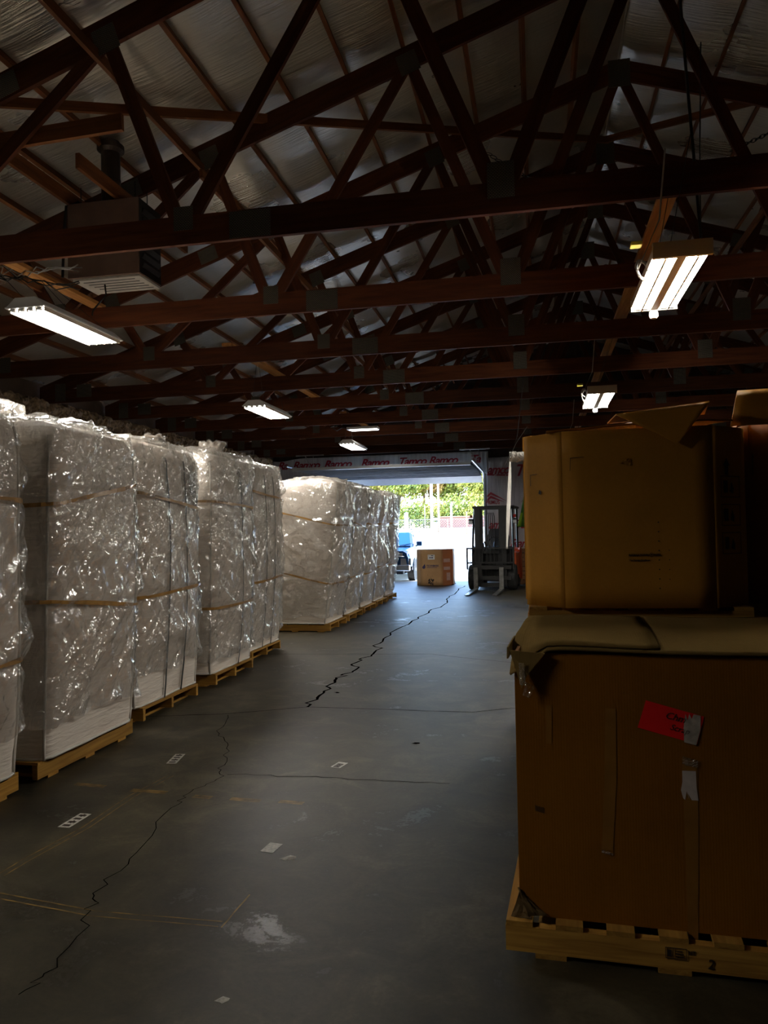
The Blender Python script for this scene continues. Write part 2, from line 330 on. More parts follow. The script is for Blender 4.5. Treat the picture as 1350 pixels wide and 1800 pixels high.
# printed white wrapping sheet on the end wall
m, nt, bs = new_mat('sheet_white'); v = coords(nt, 'Object', (9, 9, .7)); n1 = N(nt, 'ShaderNodeTexNoise', Scale=1.6, Detail=5.0); nt.links.new(v, n1.inputs['Vector'])
nt.links.new(ramp(nt, n1.outputs[0], [(.3, (.50, .49, .51)), (.7, (.66, .65, .66))]), bs.inputs['Base Color']); bump(nt, n1.outputs[0], bs, .6, .04); bs.inputs['Roughness'].default_value = .4

def emit(name, c, s):
    m, nt, bs = new_mat(name); bs.inputs['Base Color'].default_value = (.8, .8, .8, 1)
    bs.inputs['Emission Color'].default_value = (*c, 1); bs.inputs['Emission Strength'].default_value = s; return m
emit('led', (1.0, .97, .90), LED); emit('led_far', (1.0, .97, .92), 6.0)
def leafmat(name, a, b_, c):
    m, nt, bs = new_mat(name); oi = N(nt, 'ShaderNodeNewGeometry')
    no = N(nt, 'ShaderNodeTexNoise', Scale=.55, Detail=3.0); nt.links.new(geo_pos(nt), no.inputs['Vector'])
    mx = N(nt, 'ShaderNodeMath', operation='MULTIPLY_ADD'); nt.links.new(oi.outputs['Random Per Island'], mx.inputs[0]); mx.inputs[1].default_value = .5
    sb = N(nt, 'ShaderNodeMath', operation='MULTIPLY_ADD'); nt.links.new(no.outputs[0], sb.inputs[0]); sb.inputs[1].default_value = 1.0; sb.inputs[2].default_value = -.25
    nt.links.new(sb.outputs[0], mx.inputs[2])
    nt.links.new(ramp(nt, mx.outputs[0], [(.2, a), (.5, b_), (.8, c)]), bs.inputs['Base Color']); bs.inputs['Roughness'].default_value = .6
    bs.inputs['Subsurface Weight'].default_value = 0; bs.inputs['Transmission Weight'].default_value = 0
    return m
leafmat('leaf_green', (.07, .13, .03), (.24, .27, .04), (.38, .37, .06)); leafmat('leaf_yellow', (.16, .20, .03), (.38, .36, .055), (.50, .38, .075))
leafmat('leaf_orange', (.24, .22, .05), (.46, .31, .08), (.50, .27, .10))

# ------------------------------------------------------------------ the shell
XR = 1.11                       # ridge
XL, XE, YN, YF = -8.42, 10.64, -9.0, 23.6
DX0, DX1, DZ = -6.42, -1.62, 3.34   # door opening
def zroof(x, z0): return z0 - .3333*abs(x-XR)
fl = tag(MB().box(XL-.3, XE+.3, YN-.3, YF, -.25, 0).build('floor', 'concrete'), 'dark worn concrete slab with cracks and faded paint', None, None, 'structure')
tag(MB().box(XL-.2, XL, YN, YF, 0, 4.36).build('wall_left', 'wall_board'), kind='structure')
tag(MB().box(XE, XE+.2, YN, YF, 0, 4.36).build('wall_right', 'wall_steel'), kind='structure')
tag(MB().box(XL, XE, YN-.2, YN, 0, 7.5).build('wall_rear', 'wall_steel'), kind='structure')
wb = MB()
wb.box(XL-.2, DX0, YF, YF+.16, 0, 4.0); wb.box(DX1, XE+.2, YF, YF+.16, 0, 4.0); wb.box(DX0, DX1, YF, YF+.16, DZ, 4.0)
wb.xz([(XL-.2, 4.0), (XE+.2, 4.0), (XE+.2, 4.25), (XR, 7.42), (XL-.2, 4.25)], YF, YF+.16)
tag(wb.build('wall_back', 'gable_dark'), kind='structure')
# roof deck, purlins and foil blanket
cl = MB(); 
for sgn in (-1, 1):
    xe = XL-.3 if sgn < 0 else XE+.3
    cl.prism([(XR, YN-.3, 7.52), (xe, YN-.3, zroof(xe, 7.52)), (xe, YN-.3, zroof(xe, 7.60)), (XR, YN-.3, 7.60)], (0, YF+.6-YN, 0))
ceil = tag(cl.build('ceiling', 'steel_galv'), kind='structure')
tan_a = math.atan(.3333)
pl = sorted([XR-.555-.605*i for i in range(15)] + [XR+.52+.598*i for i in range(15)])
_pm = None
for x in pl:
    z = zroof(x, 7.327) + .047
    s = 1 if x < XR else -1
    M = Matrix.Translation((x, -2.0, z)) @ Matrix.Rotation(-tan_a*s, 4, 'Y') @ Matrix.Rotation(PI/2, 4, 'Z')
    if _pm is None:
        _pm = MB().obox(Matrix.Translation((12.8, 0, 0)), 25.6, .042, .092).mesh('purlin'); _pm.materials.append(MAT['purlin_wood'])
    obj('purlin', _pm, None, ceil, M=M)
edges = [XL] + pl + [XE]
for i in range(len(edges)-1):
    a, b_ = edges[i], edges[i+1]
    if a < XR < b_: segs = [(a, XR), (XR, b_)]
    else: segs = [(a, b_)]
    for a2, b2 in segs:
        def ff(u, v, a2=a2, b2=b2, i=i):
            x = a2+(b2-a2)*u; y = -2+v*25.6; sag = math.sin(PI*u)
            ph = (y*.82+i*.37) % 1.0
            z = zroof(x, 7.415) - sag*(.014+.012*nz(y*.9, i*3.1)) + .008*sag*nz(x*3, y*2.3, 4) - .006*sag*(1 if ph < .5 else 0)
            return (x, y, z)
        MB().grid(ff, 5, 130).build('foil_sheet', 'foil', ceil, smooth=True)
MB().tube([(XR, -2, 7.37), (XR, 23.5, 7.37)], .012, 6).build('ridge_seam', 'foil', ceil)
# diagonal wind braces nailed under the top chords
zb_ = 7.262
for p0, p1, lb in (((-4.75, 5.62), (1.15, 11.55), 'left'), ((1.10, 11.55), (3.2, 9.45), 'right')):
    a = (p0[0], p0[1], zroof(p0[0], zb_)+.02); b_ = (p1[0], p1[1], zroof(p1[0], zb_)+.02)
    o = lumber('wind_brace', a, b_, .09, .04, 'purlin_wood')
    tag(o, 'long thin diagonal brace board under the roof, %s of the ridge' % lb, 'brace', 'wind braces')

# ------------------------------------------------------------------ trusses
TB = [-6.34, -3.83, -1.32, 1.32, 3.83, 6.34]; TT = [-6.9, -4.5, -2.31, 0, 2.31, 4.5, 6.9]
def zt(u): return 7.2 - .3333*abs(u)
_pl = {}
def plate(u, z, w, h, parent, rot=0.0):
    k = (w, h)
    if k not in _pl:
        _pl[k] = MB().obox(Matrix.Identity(4), w, .003, h).mesh('connector_plate'); _pl[k].materials.append(MAT['tooth_plate'])
    return obj('connector_plate', _pl[k], None, parent, M=Matrix.Translation((u, -.0215, z)) @ Matrix.Rotation(rot, 4, 'Y'))
def make_truss(y):
    t = thing('roof_truss', '', 'truss', (XR, y, 0), 0, 'timber roof trusses')
    lumber('top_chord', (-9.5, 0, zt(9.5)), (0, 0, 7.2), .24, .04, 'truss_wood', t, plumb=True)
    lumber('top_chord', (0, 0, 7.2), (9.5, 0, zt(9.5)), .24, .04, 'truss_wood', t, plumb=True)
    for a, b_ in ((-9.5, -3.27), (-3.27, 3.27), (3.27, 9.5)):
        lumber('bottom_chord', (a, 0, 3.99), (b_, 0, 3.99), .23, .04, 'truss_wood', t)
    webs = [(0,1),(0,0),(1,1),(1,2),(2,2),(2,3),(3,3),(3,4),(4,4),(4,5),(5,5),(5,6)]
    for b_, q in webs:
        ub, ut = TB[b_], TT[q]; sgn = 1 if ut > ub else -1
        lumber('web', (ub+.05*sgn, 0, 4.06), (ut-.03*sgn, 0, zt(ut)-.09), .115, .037, 'truss_wood', t, up=(sgn*-1, 0, .3))
    for u in TB: plate(u, 4.12 if abs(u) < 3 else 4.085, .2 if abs(u) < 3 else .165, .27 if abs(u) < 3 else .19, t)
    for u in (-3.27, 3.27): plate(u, 3.99, .34, .21, t)
    plate(0, 7.15, .26, .34, t)
    for u in TT:
        if u: plate(u, zt(u)-.06, .21, .22, t, tan_a if u > 0 else -tan_a)
    for u in (-5.45, 5.45): plate(u, zt(u), .26, .19, t, tan_a if u > 0 else -tan_a)
    for sgn in (-1, 1):
        plate(sgn*9.1, 4.05, .2, .3, t); plate(sgn*8.65, 4.06, .28, .22, t)
    return t
Y1, DY = 5.615, 2.03
ords = ['nearest truss, its thick bottom chord crossing the whole frame', 'second truss from the camera, behind the hanging heater', 'third from the camera, peak plate at upper right',
        'fourth truss from the camera', 'fifth truss from the camera', 'sixth truss from the camera', 'seventh truss from the camera', 'eighth truss from the camera', 'ninth truss, nearest the end wall']
T0 = make_truss(Y1)
trusses = [T0]
for k in range(1, 9):
    c = copy_tree(T0); c.location = (XR, Y1+k*DY, 0); trusses.append(c)
for k, t in enumerate(trusses): t['label'] = 'dark brown timber roof truss, ' + ords[k]

# lateral braces running along the building through the webs
def run(name, x, z, y0, y1, w, t_, label, mat='purlin_wood', up=(0,0,1)):
    return tag(lumber(name, (x, y0, z), (x, y1, z), w, t_, mat, None, up), label, 'brace', 'long brace boards between the trusses')
run('lateral_brace', -3.47, 5.52, 2.2, 8.2, .09, .038, 'brown brace board running away over the heater, near end overhead')
run('lateral_brace', -3.30, 5.26, 7.2, 14.0, .09, .038, 'brown brace board continuing behind the first, left roof slope')
run('lateral_brace', -3.28, 4.85, 12.0, 22.9, .09, .038, 'orange lit brace board seen far off through the trusses')
run('lateral_brace', 3.05, 5.75, 4.0, 22.0, .09, .038, 'dark brace board along the webs right of the ridge')
run('lateral_brace', 1.06, 4.16, 5.9, 22.5, .038, .14, 'orange pine plank over the bottom chords carrying the right lights', 'board_wood')
run('lateral_brace', -4.76, 4.13, 5.55, 7.7, .038, .14, 'short pine plank over two chords left of the heater', 'board_wood')
run('lateral_brace', -4.06, 4.125, 9.6, 13.8, .038, .14, 'pine plank over the chords above the middle left light', 'board_wood')
run('lateral_brace', -4.02, 4.125, 15.7, 17.9, .038, .14, 'pine plank over the chords above the farthest left light', 'board_wood')
# boards holding the heater
for k, (p0, p1, lb) in enumerate([((-5.25, 5.66, 4.92), (-3.28, 5.66, 4.97), 'board nailed across the first truss in front of the flue pipe'),
                                 ((-4.62, 5.75, 5.02), (-4.62, 8.4, 5.02), 'board with sawn end pointing at camera beside the flue pipe'),
                                 ((-4.05, 6.2, 5.0), (-4.05, 8.4, 5.0), 'board hanging over the right side of the heater'),
                                 ((-5.35, 5.0, 4.36), (-5.35, 7.5, 4.36), 'orange board low at the left edge near the heater')]):
    tag(lumber('support_board', p0, p1, .14, .04, 'purlin_wood'), 'brown wooden ' + lb, 'board', 'boards around the heater')
# brown insulation stuffed on top of the left wall
def ins(u, v):
    y = 4+u*19; a = v*PI*1.0
    r = .12+.05*nz(y*6, v*5)+.03*nz(y*17, v*11, 3)
    return (XL+.05+math.sin(a)*r*1.3+.03*nz(y*9, v*9, 7), y, 3.80-math.cos(a)*r*1.2)
tag(MB().grid(ins, 420, 9).build('insulation', 'insulation'), 'ragged brown insulation stuffed along the top of the left wall', 'insulation', None, 'stuff')

# ------------------------------------------------------------------ end wall: door, sheets
dr = tag(thing('door_1', None, None), kind='structure')
path = [(23.52, 3.03), (23.16, 3.235), (22.35, 3.30), (21.45, 3.30), (20.4, 3.29), (19.4, 3.28)]
for i in range(len(path)-1):
    (ya, za), (yb, zb) = path[i], path[i+1]; d = Vector((0, yb-ya, zb-za)); L = d.length; d.normalize()
    M = Matrix(((1, 0, 0, (DX0+DX1)/2), (0, d.y, -d.z, (ya+yb)/2), (0, d.z, d.y, (za+zb)/2), (0, 0, 0, 1)))
    b = MB(); b.obox(Matrix.Identity(4), DX1-DX0-.06, L-.012, .03)
    p = b.build('door_panel', 'door_steel' if i else 'steel_white', dr, M=M)
    if i:
        for q in (-.42, -.15, .15, .42):
            MB().obox(Matrix.Translation((0, q*L, .030)), DX1-DX0-.1, .045, .034).build('rib', 'door_rib', p)
        for hx in (-1.2, 1.1):
            MB().obox(Matrix.Translation((hx, -.49*L, .024)), .08, .07, .02).build('hinge', 'steel_galv', p)
MB().box(DX0+.03, DX1-.03, 19.36, 19.42, 3.22, 3.3).build('edge_strip', 'steel_white', dr)
for x in (DX0-.03, DX1+.03):
    pts = [(x, 23.5, 0.02), (x, 23.5, 2.75)] + [(x, 23.5-.45*(1-math.cos(a)), 2.75+.57*math.sin(a)) for a in (.3, .6, .9, 1.2, 1.5)] + [(x, 19.1, 3.33)]
    MB().tube(pts, .03, 6).build('track', 'steel_galv', dr)
    MB().box(x-.55, x+.3, 21.6, 21.64, 3.84, 3.875).build('hanger_angle', 'steel_galv', dr)
    for dx, yy in ((-.25, 0), (.0, .0)):
        MB().beam((x+dx-.02, 21.62, 3.86), (x, 21.62+(dx*.2), 3.33), .03, .004).build('hanger_strut', 'steel_galv', dr)
tag(MB().box(DX0-.1, DX0, YF-.03, YF+.17, 0, DZ).box(DX1, DX1+.06, YF-.03, YF+.17, 0, DZ).build('trim_1', 'steel_white'), kind='structure')

def sheet(name, x0, x1, z0, z1, label, edge):
    t = thing(name, label, 'sheet', ((x0+x1)/2, YF-.05, z0), 0, 'printed sheets on the end wall')
    cx = (x0+x1)/2
    def g(u, v):
        x = x0+(x1-x0)*u; z = z0+(edge(x)-z0)*v
        return (x-cx, .018*nz(x*2.6, z*.6)+.010*nz(x*9, z*1.5, 5), z-z0)
    MB().grid(g, 120, 24).build('sheet', 'sheet_white', t, smooth=True, solid=.002)
    return t, cx
s1, c1 = sheet('printed_sheet', XL+.02, -1.46, 3.3, 3.9, 'white plastic sheet with red script lettering above the roller door', lambda x: 3.99-.10*math.exp(-((x+8.2)/.5)**2)+.03*nz(x*.8, 2))
def word(t, cx, w, x, z, size, z0, sx=1.0):
    """bold slanting script with a thin tail line under it"""
    text(w, x-cx, -.045, z-z0, size, 'ink_red', t, shear=.38, offset=.008, space=.86, sx=sx)
for w, px in (('Ra', 488), ('Ramco', 516), ('Ramco', 573), ('Ramco', 639), ('Tamco', 704), ('Ramco', 757), ('Ta', 826)):
    word(s1, c1, w, -8.25+(px-488)*.01837, 3.64, .34, 3.3, 1.06)
s2, c2 = sheet('printed_sheet', -1.53, 4.4, .02, 3.80, 'white plastic sheet with red lettering and roof logo right of the door', lambda x: 3.78+.03*nz(x*.9, 8))
def W2(w, x, z, size, sx=1.0): word(s2, c2, w, x, z, size, .02, sx)
W2('amco', -1.50, 3.27, .40, .85); W2('Tamco', -.70, 3.19, .50); W2('amco', -1.50, 1.60, .36, .85); W2('Tamco', -.72, 1.60, .36); W2('Ramco', -.86, 1.02, .36)
MB().xz([(-1.50-c2, 3.21), (-.86-c2, 3.18), (-.84-c2, 3.22), (-1.50-c2, 3.25)], -.046, -.044).build('underline', 'ink_red', s2)
text('Supply', -1.32-c2, -.050, 3.10, .19, 'paper_white', s2, shear=.3, space=.9)
for dz in (0, -.11):
    k = .75 if dz else 1.0
    MB().xz([(-1.51-c2, 2.60+dz), (-1.40-c2, 2.70+dz), (-.90-c2-.08*(1-k)*4, 2.40+dz*.2), (-1.40-c2, 2.62+dz), (-1.51-c2, 2.53+dz)], -.046, -.044).build('roof_logo', 'ink_red', s2)
    MB().xz([(-.52-c2, 2.38+dz*.2), (-.02-c2, 2.70+dz), (.48-c2, 2.38+dz*.2), (-.02-c2, 2.62+dz)], -.046, -.044).build('roof_logo', 'ink_red', s2)
text('PRIMUS', -1.56-c2, -.045, 2.33, .155, 'ink_red', s2, offset=.004, sx=.82); text('PRIMUS', -.24-c2, -.045, 2.33, .155, 'ink_red', s2, offset=.004, sx=.82)

# ------------------------------------------------------------------ floor marks (cracks, joints, tape, labels)
def poly(name, pts, w, mat, jit=.0, sub=1, z=.0012):
    P = [pts[0]]
    for a, b in zip(pts, pts[1:]):
        for k in range(1, sub+1):
            f = k/sub; jx = jit*nz(a[0]*9+k*1.7, b[1]*5) if k < sub else 0
            P.append((a[0]+(b[0]-a[0])*f+jx, a[1]+(b[1]-a[1])*f+jx*.8))
    ws = [max(.003, w*(.65+.6*abs(nz(p[0]*5, p[1]*5, 3)))) for p in P] if jit else w
    return MB().ribbon(P, ws, z).build(name, mat, fl)
poly('crack', [(-2.05,21.5),(-2.11,18.11),(-1.98,16.14),(-2.17,13.68),(-2.26,11.72),(-2.2,10.62),(-2.1,9.52),(-2.17,8.88),(-2.07,8.33),(-2.14,7.83),(-2.1,7.26),(-2.06,6.58)], .034, 'crack', .12, 7)
poly('crack', [(-2.66,6.21),(-2.48,5.62),(-2.28,5.32),(-2.11,4.86),(-2.04,4.57),(-2.1,4.3),(-2.09,4.06),(-1.97,3.46),(-1.94,3.04),(-1.86,2.9),(-1.74,2.5),(-1.77,2.33)], .0065, 'crack', .05, 6)
poly('crack', [(-2.01,4.67),(-1.56,4.7),(-1.26,4.71),(-.89,4.7),(-.57,4.7)], .008, 'crack', .04, 5)
poly('joint', [(-8,5.9),(-3.38,6.06),(-2.68,6.25),(-2.06,6.58),(-1.23,6.57),(-.59,6.56),(-.26,6.75),(6,6.9)], .014, 'crack', .03, 5)
poly('joint', [(-8,9.35),(-3.1,9.44),(-2.21,9.51),(-1.35,9.58),(-.34,9.05),(.8,8.8)], .014, 'crack', .03, 5)
poly('joint', [(-8,13.1),(-2.2,13.1),(3,13.1)], .010, 'joint'); poly('joint', [(-8,17.3),(-2.2,17.3),(3,17.3)], .012, 'joint')
for a, b in (((-2.48,4.305),(-2.24,4.295)), ((-2.05,4.26),(-1.93,4.25)), ((-1.81,4.25),(-1.62,4.24)), ((-1.51,4.25),(-1.36,4.24)), ((-2.9,4.36),(-2.68,4.34))):
    poly('floor_tape', [a, b], .05, 'yellow_paint', z=.001)
for pts in ([(-3.0,3.05),(-2.34,2.975),(-1.84,2.90),(-1.28,2.905)], [(-3.0,3.005),(-2.34,2.935),(-1.84,2.86),(-1.28,2.865)], [(-1.265,2.86),(-1.255,3.14)], [(-2.49,3.13),(-2.48,3.31),(-2.43,3.72),(-2.44,4.2),(-2.39,4.6)], [(-2.45,3.13),(-2.44,3.31),(-2.39,3.72),(-2.40,4.2),(-2.35,4.6)]):
    poly('floor_line', pts, .010, 'yellow_paint', .004, 5, z=.001)
for (x, y), rz, L, lb in (((-2.51,4.95), 1.75, .22, 'white stencilled label on the floor beside the second bag'), ((-1.34,4.97), 1.35, .12, 'small white scuffed label in mid floor, farther of two'),
                         ((-2.53,3.80), 1.55, .20, 'white stencilled label on the floor beside the nearest bag'), ((-1.33,3.62), 1.45, .11, 'plain torn white label in mid floor, nearer of two')):
    t = thing('floor_label', lb, 'label', (x, y, 0), rz, 'labels stuck to the floor')
    MB().box(-L/2, L/2, -.035, .035, .0006, .0016).build('backing', 'floor_label_white', t)
    if L > .15 or y > 4.5:
        for k in range(4 if L > .15 else 3):
            xx = -L*.36+k*L*.24; b = MB(); b.box(xx-.012, xx+.012, -.022, .022, .0017, .002)
            if k % 2: b.box(xx-.02, xx+.02, -.006, .004, .0017, .0021)
            b.build('stencil_mark', 'ink', t)
for (x, y), s, m_, lb in (((-1.07,2.42), .018, 'floor_label_white', 'scrap of white paper on the floor at bottom centre'), ((-.92,5.55), .022, 'crack', 'dark crumb of dirt on the floor in the aisle'), ((-1.20,3.52), .026, 'floor_label_white', 'torn paper shred beside the plain floor label'), ((-1.95,7.2), .02, 'crack', 'dark speck by the cracked floor joint')):
    b = MB(); n = 7
    ring = [(x+s*(.5+1.6*random.random())*math.cos(k*2*PI/n), y+s*(.4+1.2*random.random())*math.sin(k*2*PI/n), .001) for k in range(n)]
    b.add(ring+[(x, y, .008)], [(k, (k+1) % n, n) for k in range(n)]); tag(b.build('floor_scrap', m_), lb, 'scrap', 'scraps on the floor')

# ------------------------------------------------------------------ lamps
def left_lamp(x, y, z, label):
    t = thing('high_bay_light', label, 'light', (x, y, z), 0, 'hanging lights of the left row')
    L, W = 1.22, .36
    b = MB(); prof = [(-W/2, 0), (-W/2+.085, .075), (W/2-.085, .075), (W/2, 0)]
    b.prism([(a, -L/2, c) for a, c in prof], (0, L, 0)); b.build('housing', 'lamp_white', t)
    MB().box(-W/2-.006, W/2+.006, -L/2-.006, L/2+.006, -.012, .0).build('rim', 'lamp_white', t)
    for k in range(4):
        xx = (k-1.5)*.083
        MB().box(xx-.028, xx+.028, -L/2+.05, L/2-.05, -.034, -.016).build('led_strip', 'led', t)
        for yy in (-L/2+.028, L/2-.028): MB().box(xx-.02, xx+.02, yy-.018, yy+.018, -.034, -.013).build('lamp_holder', 'lamp_white', t)
    for k in range(5): MB().box((k-2)*.083-.008, (k-2)*.083+.008, -L/2+.03, L/2-.03, -.042, -.012).build('shade_fin', 'lamp_cream', t)  # added fins, their dark undersides draw dim lines between the strips
    for yy in (-L*.36, L*.36):
        for sx in (-.09, .09): MB().tube([(sx, yy, .075), (sx*.2+(-.59 if 5 < y < 7 else 0), yy, 4.115-z)], .0025, 4).build('hanging_wire', 'steel_dark', t)
    return t
def right_lamp(x, y, z, label, far=False):
    t = thing('twin_strip_light', label, 'light', (x, y, z), 0, 'hanging lights of the right row')
    L, W = 1.20, .34
    MB().box(-W/2, W/2, -L/2, L/2, .0, .055).build('housing', 'lamp_cream', t)
    MB().box(-.028, .028, -L/2, L/2, -.03, -.0).build('divider', 'lamp_cream', t)
    MB().box(-W/2-.012, W/2+.012, -L/2-.03, -L/2, -.035, .065).build('end_cap', 'lamp_cream', t)
    MB().box(-W/2-.005, W/2+.005, L/2, L/2+.02, -.035, .055).build('end_cap', 'lamp_white', t)
    for xx in (-.13, -.068, .068, .13):
        MB().box(xx-.024, xx+.024, -L/2+.02, L/2-.04, -.03, -.006).build('led_strip', 'led', t)
        MB().box(xx-.02, xx+.02, L/2-.036, L/2-.002, -.028, -.002).build('lamp_holder', 'lamp_white', t)
    for xx in (-.099, .099): MB().box(xx-.007, xx+.007, -L/2+.01, L/2-.02, -.040, -.002).build('shade_fin', 'lamp_cream', t)  # fins added to darken the gaps between the strips
    MB().lathe([(.03, -.02), (.036, -.05), (.036, -.075), (.024, -.09)], (0, L/2+.035, 0), 14).build('motion_sensor', 'lamp_white', t)
    for yy in (-.4, .4):
        MB().tube([(-.05, yy, .055), (1.05-x, yy, .85)], .0025, 4).build('hanging_wire', 'steel_dark', t)
    loop = []
    for k in range(40):
        a = k*2*PI/13; loop.append((-.2-.035*math.cos(a)-.02*nz(k*.3, 1), -.28+.11*math.sin(a)+.01*k/13, .0+.10*math.sin(a)+.012*(k//13)))
    MB().tube([(-.06, -.45, .75), (-.1, -.4, .3)]+loop+[(-.16, .0, .02)], .006, 6).build('power_cable', 'cable_white', t, smooth=True)
    MB().box(-.30, -.23, -.52, -.45, .10, .125).build('cable_tag', 'yellow_plastic', t)
    return t
left_lamp(-4.17, .95, 3.5, 'white four-strip light over the nearest bags, out past the left edge')
left_lamp(-4.17, 6.23, 3.5, 'white four-strip light nearest the camera, below the heater')
left_lamp(-4.08, 11.25, 3.47, 'white four-strip light in mid distance over the bag row')
left_lamp(-4.02, 16.6, 3.5, 'small white four-strip light farthest off, before the roller door')
right_lamp(.94, 5.70, 3.3, 'large cream twin-strip light at upper right with coiled cable')
right_lamp(.84, 10.65, 3.3, 'small cream twin-strip light above the cardboard box')
right_lamp(.80, 15.6, 3.3, 'cream twin-strip light hidden behind the octagonal box, near the forklift')
t = thing('flat_light', 'thin flat light fixed crosswise under the far trusses', 'light', (-3.68, 16.2, 3.80))
MB().box(-.36, .32, -.14, .14, .0, .05).build('housing', 'lamp_white', t); MB().box(-.30, .30, -.11, .11, -.012, -.001).build('led_panel', 'led_far', t)
MB().tube([(-.36, 0, .03), (-.5, .02, .07), (-.62, .0, .0), (-.72, .05, .07)], .012, 6).build('power_cable', 'cable_black', t)

# ------------------------------------------------------------------ gas heater with flue
t = thing('unit_heater', 'brown box heater hanging between the trusses with louvred white underside', 'heater', (-4.17, 7.02, 4.12))
MB().box(-.39, .39, -.22, .22, .02, .78).build('casing', 'heater_brown', t, bevel=.008)
g = MB().box(-.34, .385, -.205, .215, -.004, .019).build('grille', 'heater_white', t)
for k in range(5): MB().box(-.26+.015*k, .30+.012*k, -.15+k*.072, -.138+k*.072, -.007, -.004).build('slot', 'heater_dark', g)
sp = MB().box(.391, .396, -.215, .215, .03, .77).build('side_panel', 'heater_dark', t)
for k in range(7): MB().obox(Matrix.Translation((.402, 0, .12+k*.09)) @ Matrix.Rotation(.5, 4, 'Y'), .02, .34, .05).build('louvre', 'heater_dark', sp)
MB().tube([(-.30, -.05, .80), (-.33, -.12, .84), (-.40, -.22, .76), (-.42, -.23, .45), (-.46, -.2, .05)], .014, 7).build('gas_hose', 'cable_black', t, smooth=True)
for sx, sy in ((-.3, -.12), (.3, -.12), (-.3, .12), (.3, .12)): MB().tube([(sx, sy, .78), (sx, sy, .98)], .005, 5).build('hanger_rod', 'steel_dark', t)
t = thing('flue_pipe', 'black round flue pipe rising from the heater to the roof', 'pipe', (-4.23, 7.06, 4.90))
MB().lathe([(.095, 0), (.095, .30), (.1, .305), (.1, .33), (.095, .335), (.095, .72)], n=22).build('pipe', 'flue', t, smooth=False)
MB().lathe([(.095, .60), (.135, .63), (.135, .68), (.10, .70)], n=22).build('collar', 'flue', t)
t = thing('wiring_bundle', 'tangle of black and grey wires left of the heater', 'wiring', (-4.7, 6.55, 4.1))
for k in range(6):
    P = [Vector((-.5+i*.11+.03*nz(i, k, 2), -.1+.1*nz(i*.7, k*3.1), .02+.09*nz(i*.8, k*2.3, 9)-.02*i*(k % 2))) for i in range(10)]
    MB().tube(P, .006, 5).build('wire', 'cable_black' if k % 2 else 'steel_galv', t, smooth=True)
MB().tube([(.55, .25, -.05), (.58, .22, -.16), (.52, .2, -.24), (.46, .18, -.32), (.44, .2, -.36)], .009, 5).build('plug_lead', 'cable_black', t, smooth=True)
# chains and cables in the roof
def chain(name, p0, p1, label, sag=.0, n=26, r=.018):
    t = thing(name, label, 'chain', p0, 0, 'chains in the roof'); p0 = Vector(p0); p1 = Vector(p1); d = p1-p0
    me = None
    for k in range(n):
        f = (k+.5)/n; c = d*f+Vector((0, 0, -sag*4*f*(1-f))); M, L = frame((0,0,0), d)
        if me is None:
            lk = [(math.cos(a)*d.length/n*.72, math.sin(a)*r, 0) for a in [i*2*PI/10 for i in range(10)]]
            me = MB().tube(lk, .0045, 5, closed=True).mesh('link'); me.materials.append(MAT['steel_dark'])
        obj('link', me, None, t, M=Matrix.Translation(c) @ M.to_3x3().to_4x4() @ Matrix.Rotation(PI/2*(k % 2), 4, 'X'))
chain('chain', (2.20, 7.0, 4.65), (2.20, 7.0, 3.90), 'chain hanging straight down right of the large strip light', n=24)
chain('chain', (-.45, 8.2, 5.63), (1.15, 9.4, 5.5), 'thin chain sagging across the middle of the roof space', .18, 34)
chain('chain', (2.05, 8.4, 5.45), (3.3, 8.4, 6.05), 'thin chain slanting up at the right edge of the roof', .05, 30)
t = thing('hanging_cable', 'dark power cable dropping from the roof right of the ridge', 'cable', (1.40, 7.25, 6.9))
MB().tube([(-.05, 0, .2), (-.02, 0, -.5), (.02, .02, -1.2), (.06, .0, -2.0), (.10, .0, -2.75)], .014, 6).build('cable', 'cable_black', t, smooth=True)
MB().tube([(.17, .1, -.9), (.13, .1, -2.0), (.12, .1, -2.75)], .006, 5).build('cord', 'cable_black', t, smooth=True)

# ------------------------------------------------------------------ pallets
def make_pallet(along, wood_='pallet_wood', L=1.16, W=1.04):
    """stringers run along 'x' or 'y'; origin at floor centre"""
    t = bpy.data.objects.new('pallet', None); col.objects.link(t); t.empty_display_size = .1
    rot = along == 'x'
    def brd(nm, x0, y0, x1, y1, z, w, th, up):
        if rot: x0, y0, x1, y1 = y0, x0, y1, x1
        lumber(nm, (x0, y0, z), (x1, y1, z), w, th, wood_, t, up)
    for x in (-W/2+.02, 0, W/2-.02): brd('stringer', x, -L/2, x, L/2, .018+.045, .09, .038, (0,0,1))
    for k in range(7):
        y = -L/2+.05+k*(L-.1)/6; brd('deck_board', -W/2, y, W/2, y, .1172, .018, .095, (0,0,1))
    for k in range(3):
        y = -L/2+.16+k*(L-.32)/2; brd('bottom_board', -W/2, y, W/2, y, .009, .018, .11, (0,0,1))
    return t
PX_, PY_ = make_pallet('x'), make_pallet('y')
used = set()
def pallet(along, x, y, z, rz, label, group='pallets under the bags'):
    p0 = PX_ if along == 'x' else PY_
    p = p0 if along not in used else copy_tree(p0); used.add(along)
    p.location = (x, y, z); p.rotation_euler = (0, 0, rz); tag(p, label, 'pallet', group); return p

